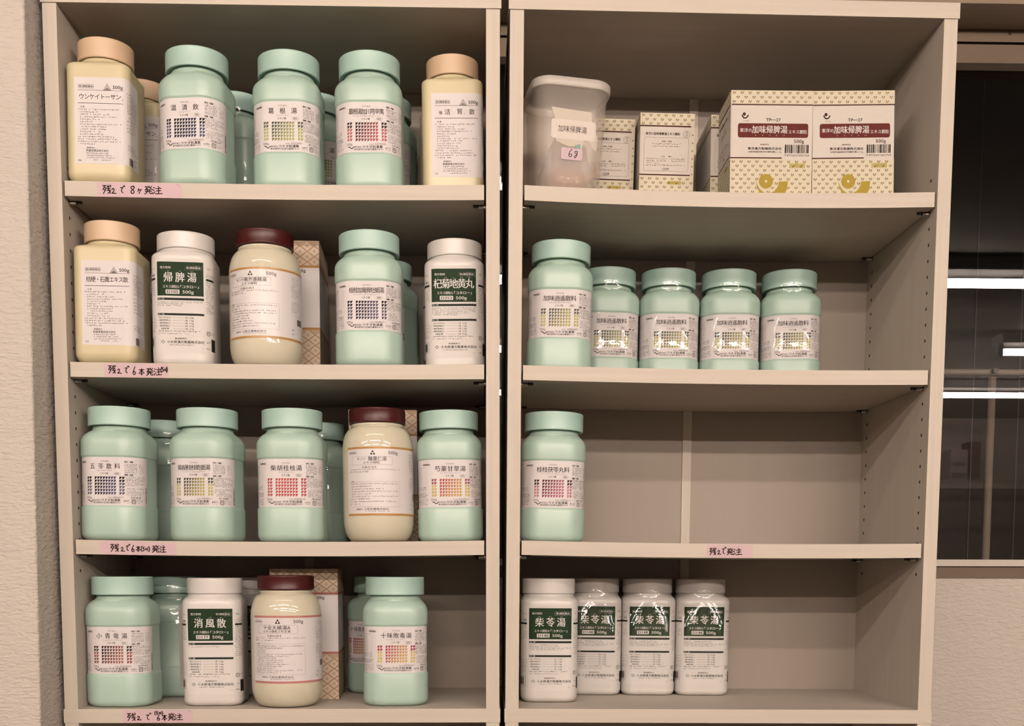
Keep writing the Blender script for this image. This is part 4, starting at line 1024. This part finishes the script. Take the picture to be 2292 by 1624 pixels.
# outside in the dark: siding, a pipe rail with its post
b = MB(); b.box(-.5, 3.5, 1.60, 1.66, -1.2, 2.2); 
for k in range(30): b.box(-.45 + .13 * k, -.447 + .13 * k, 1.597, 1.60, -1.2, 2.2, 1)
o = b.obj('outer_wall', [M['outside'], M['groove']]); o['kind'] = 'structure'
r = thing('pipe_railing', 'weathered pipe post and rail standing in the dark outside the window', 'railing', (.966, .60, .20))
def rp(name, mb, mat): 
    o = mb.obj(name, mat, r); o.matrix_parent_inverse = Matrix.Translation((-.966, -.60, -.20)); return o
b = MB(); b.cyl((.9690, .60, -1.2), (.9690, .60, .5600), .0075, 16); rp('post', b, M['pipe'])
b = MB(); b.cyl((.2, .603, .5700), (2.4, .603, .5700), .0062, 14); rp('rail', b, M['pipe'])
b = MB(); b.cyl((.9690, .5935, .5705), (.9690, .585, .5705), .0052, 14); rp('bolt', b, M['dark'])

# what stands at the far side of the room and shows as a faint reflection in the dark window
r = thing('storage_cabinet', 'low dark cabinet far behind, its pale top edge mirrored in the window', 'cabinet', (3.15, -5.76, Z0))
b = MB(); b.box(-.95, .95, -.22, .26, 0, 2.0); b.obj('cabinet_body', simple('cabinet_brown', (.10, .07, .05), .6), r)
b = MB(); b.box(-.97, .97, -.23, .275, 2.0, 2.062); b.obj('cabinet_top', simple('cabinet_top_paint', (.42, .36, .30), .6), r)
ct = Z0 + 2.0622
for (x0, x1, h, col, lab) in ((3.245, 3.365, .21, (.50, .38, .34), 'pale cardboard box on the far cabinet, mirrored in the window'), (3.385, 3.455, .265, (.15, .06, .035), 'dark brown box on the far cabinet beside the pale box')):
    b = MB(); b.box(x0, x1, -5.68, -5.52, 0, h, 0); b.box(x0 + .008, x1 - .008, -5.5200, -5.5190, .012, .05, 1); b.box(x0 + .02, x1 - .02, -5.5200, -5.5190, h * .45, h * .60, 1)
    o = b.obj('storage_box', [simple('box_card', col, .7), simple('box_print', tuple(c * .4 for c in col), .7)], None, (0, 0, ct)); tag(o, lab, 'box')
b = MB(); b.box(3.74, 3.81, -5.999, -5.996, .94, 1.02); o = b.obj('wall_notice', simple('blue_paper', (.42, .56, .62), .6)); tag(o, 'small pale blue notice on the far wall, mirrored in the window', 'notice')

# ceiling battens: the lights of the room
def batten(y, x, label, mt):
    r = thing('ceiling_light', label, 'lamp', (x, y, TUBE_Z), group='fluorescent ceiling lights')
    b = MB(); b.box(-.62, .62, -.055, .055, .035, Z1 - TUBE_Z); b.obj('housing', M['lampwhite'], r)
    b = MB(); b.cyl((-.60, 0, 0), (.60, 0, 0), .016, 14); o = b.obj('tube', mt, r)
    for sx in (-1, 1):
        b = MB(); b.box(sx * .61 - .012, sx * .61 + .012, -.02, .02, -.018, .036); b.obj('end_holder', M['lampwhite'], r)
nm = ('nearest row above the shelves', 'second row', 'third row', 'far row')
for i, (y, f, xs) in enumerate(TUBE_ROWS):
    mt = emit('fluorescent_tube', TUBE_COLOR, TUBE_STRENGTH * f)
    for j, x in enumerate(xs): batten(y, x, 'fluorescent batten light on the ceiling, %s, %s' % (nm[i], ('leftmost', 'second from left', 'third from left', 'fourth from left')[j]), mt)
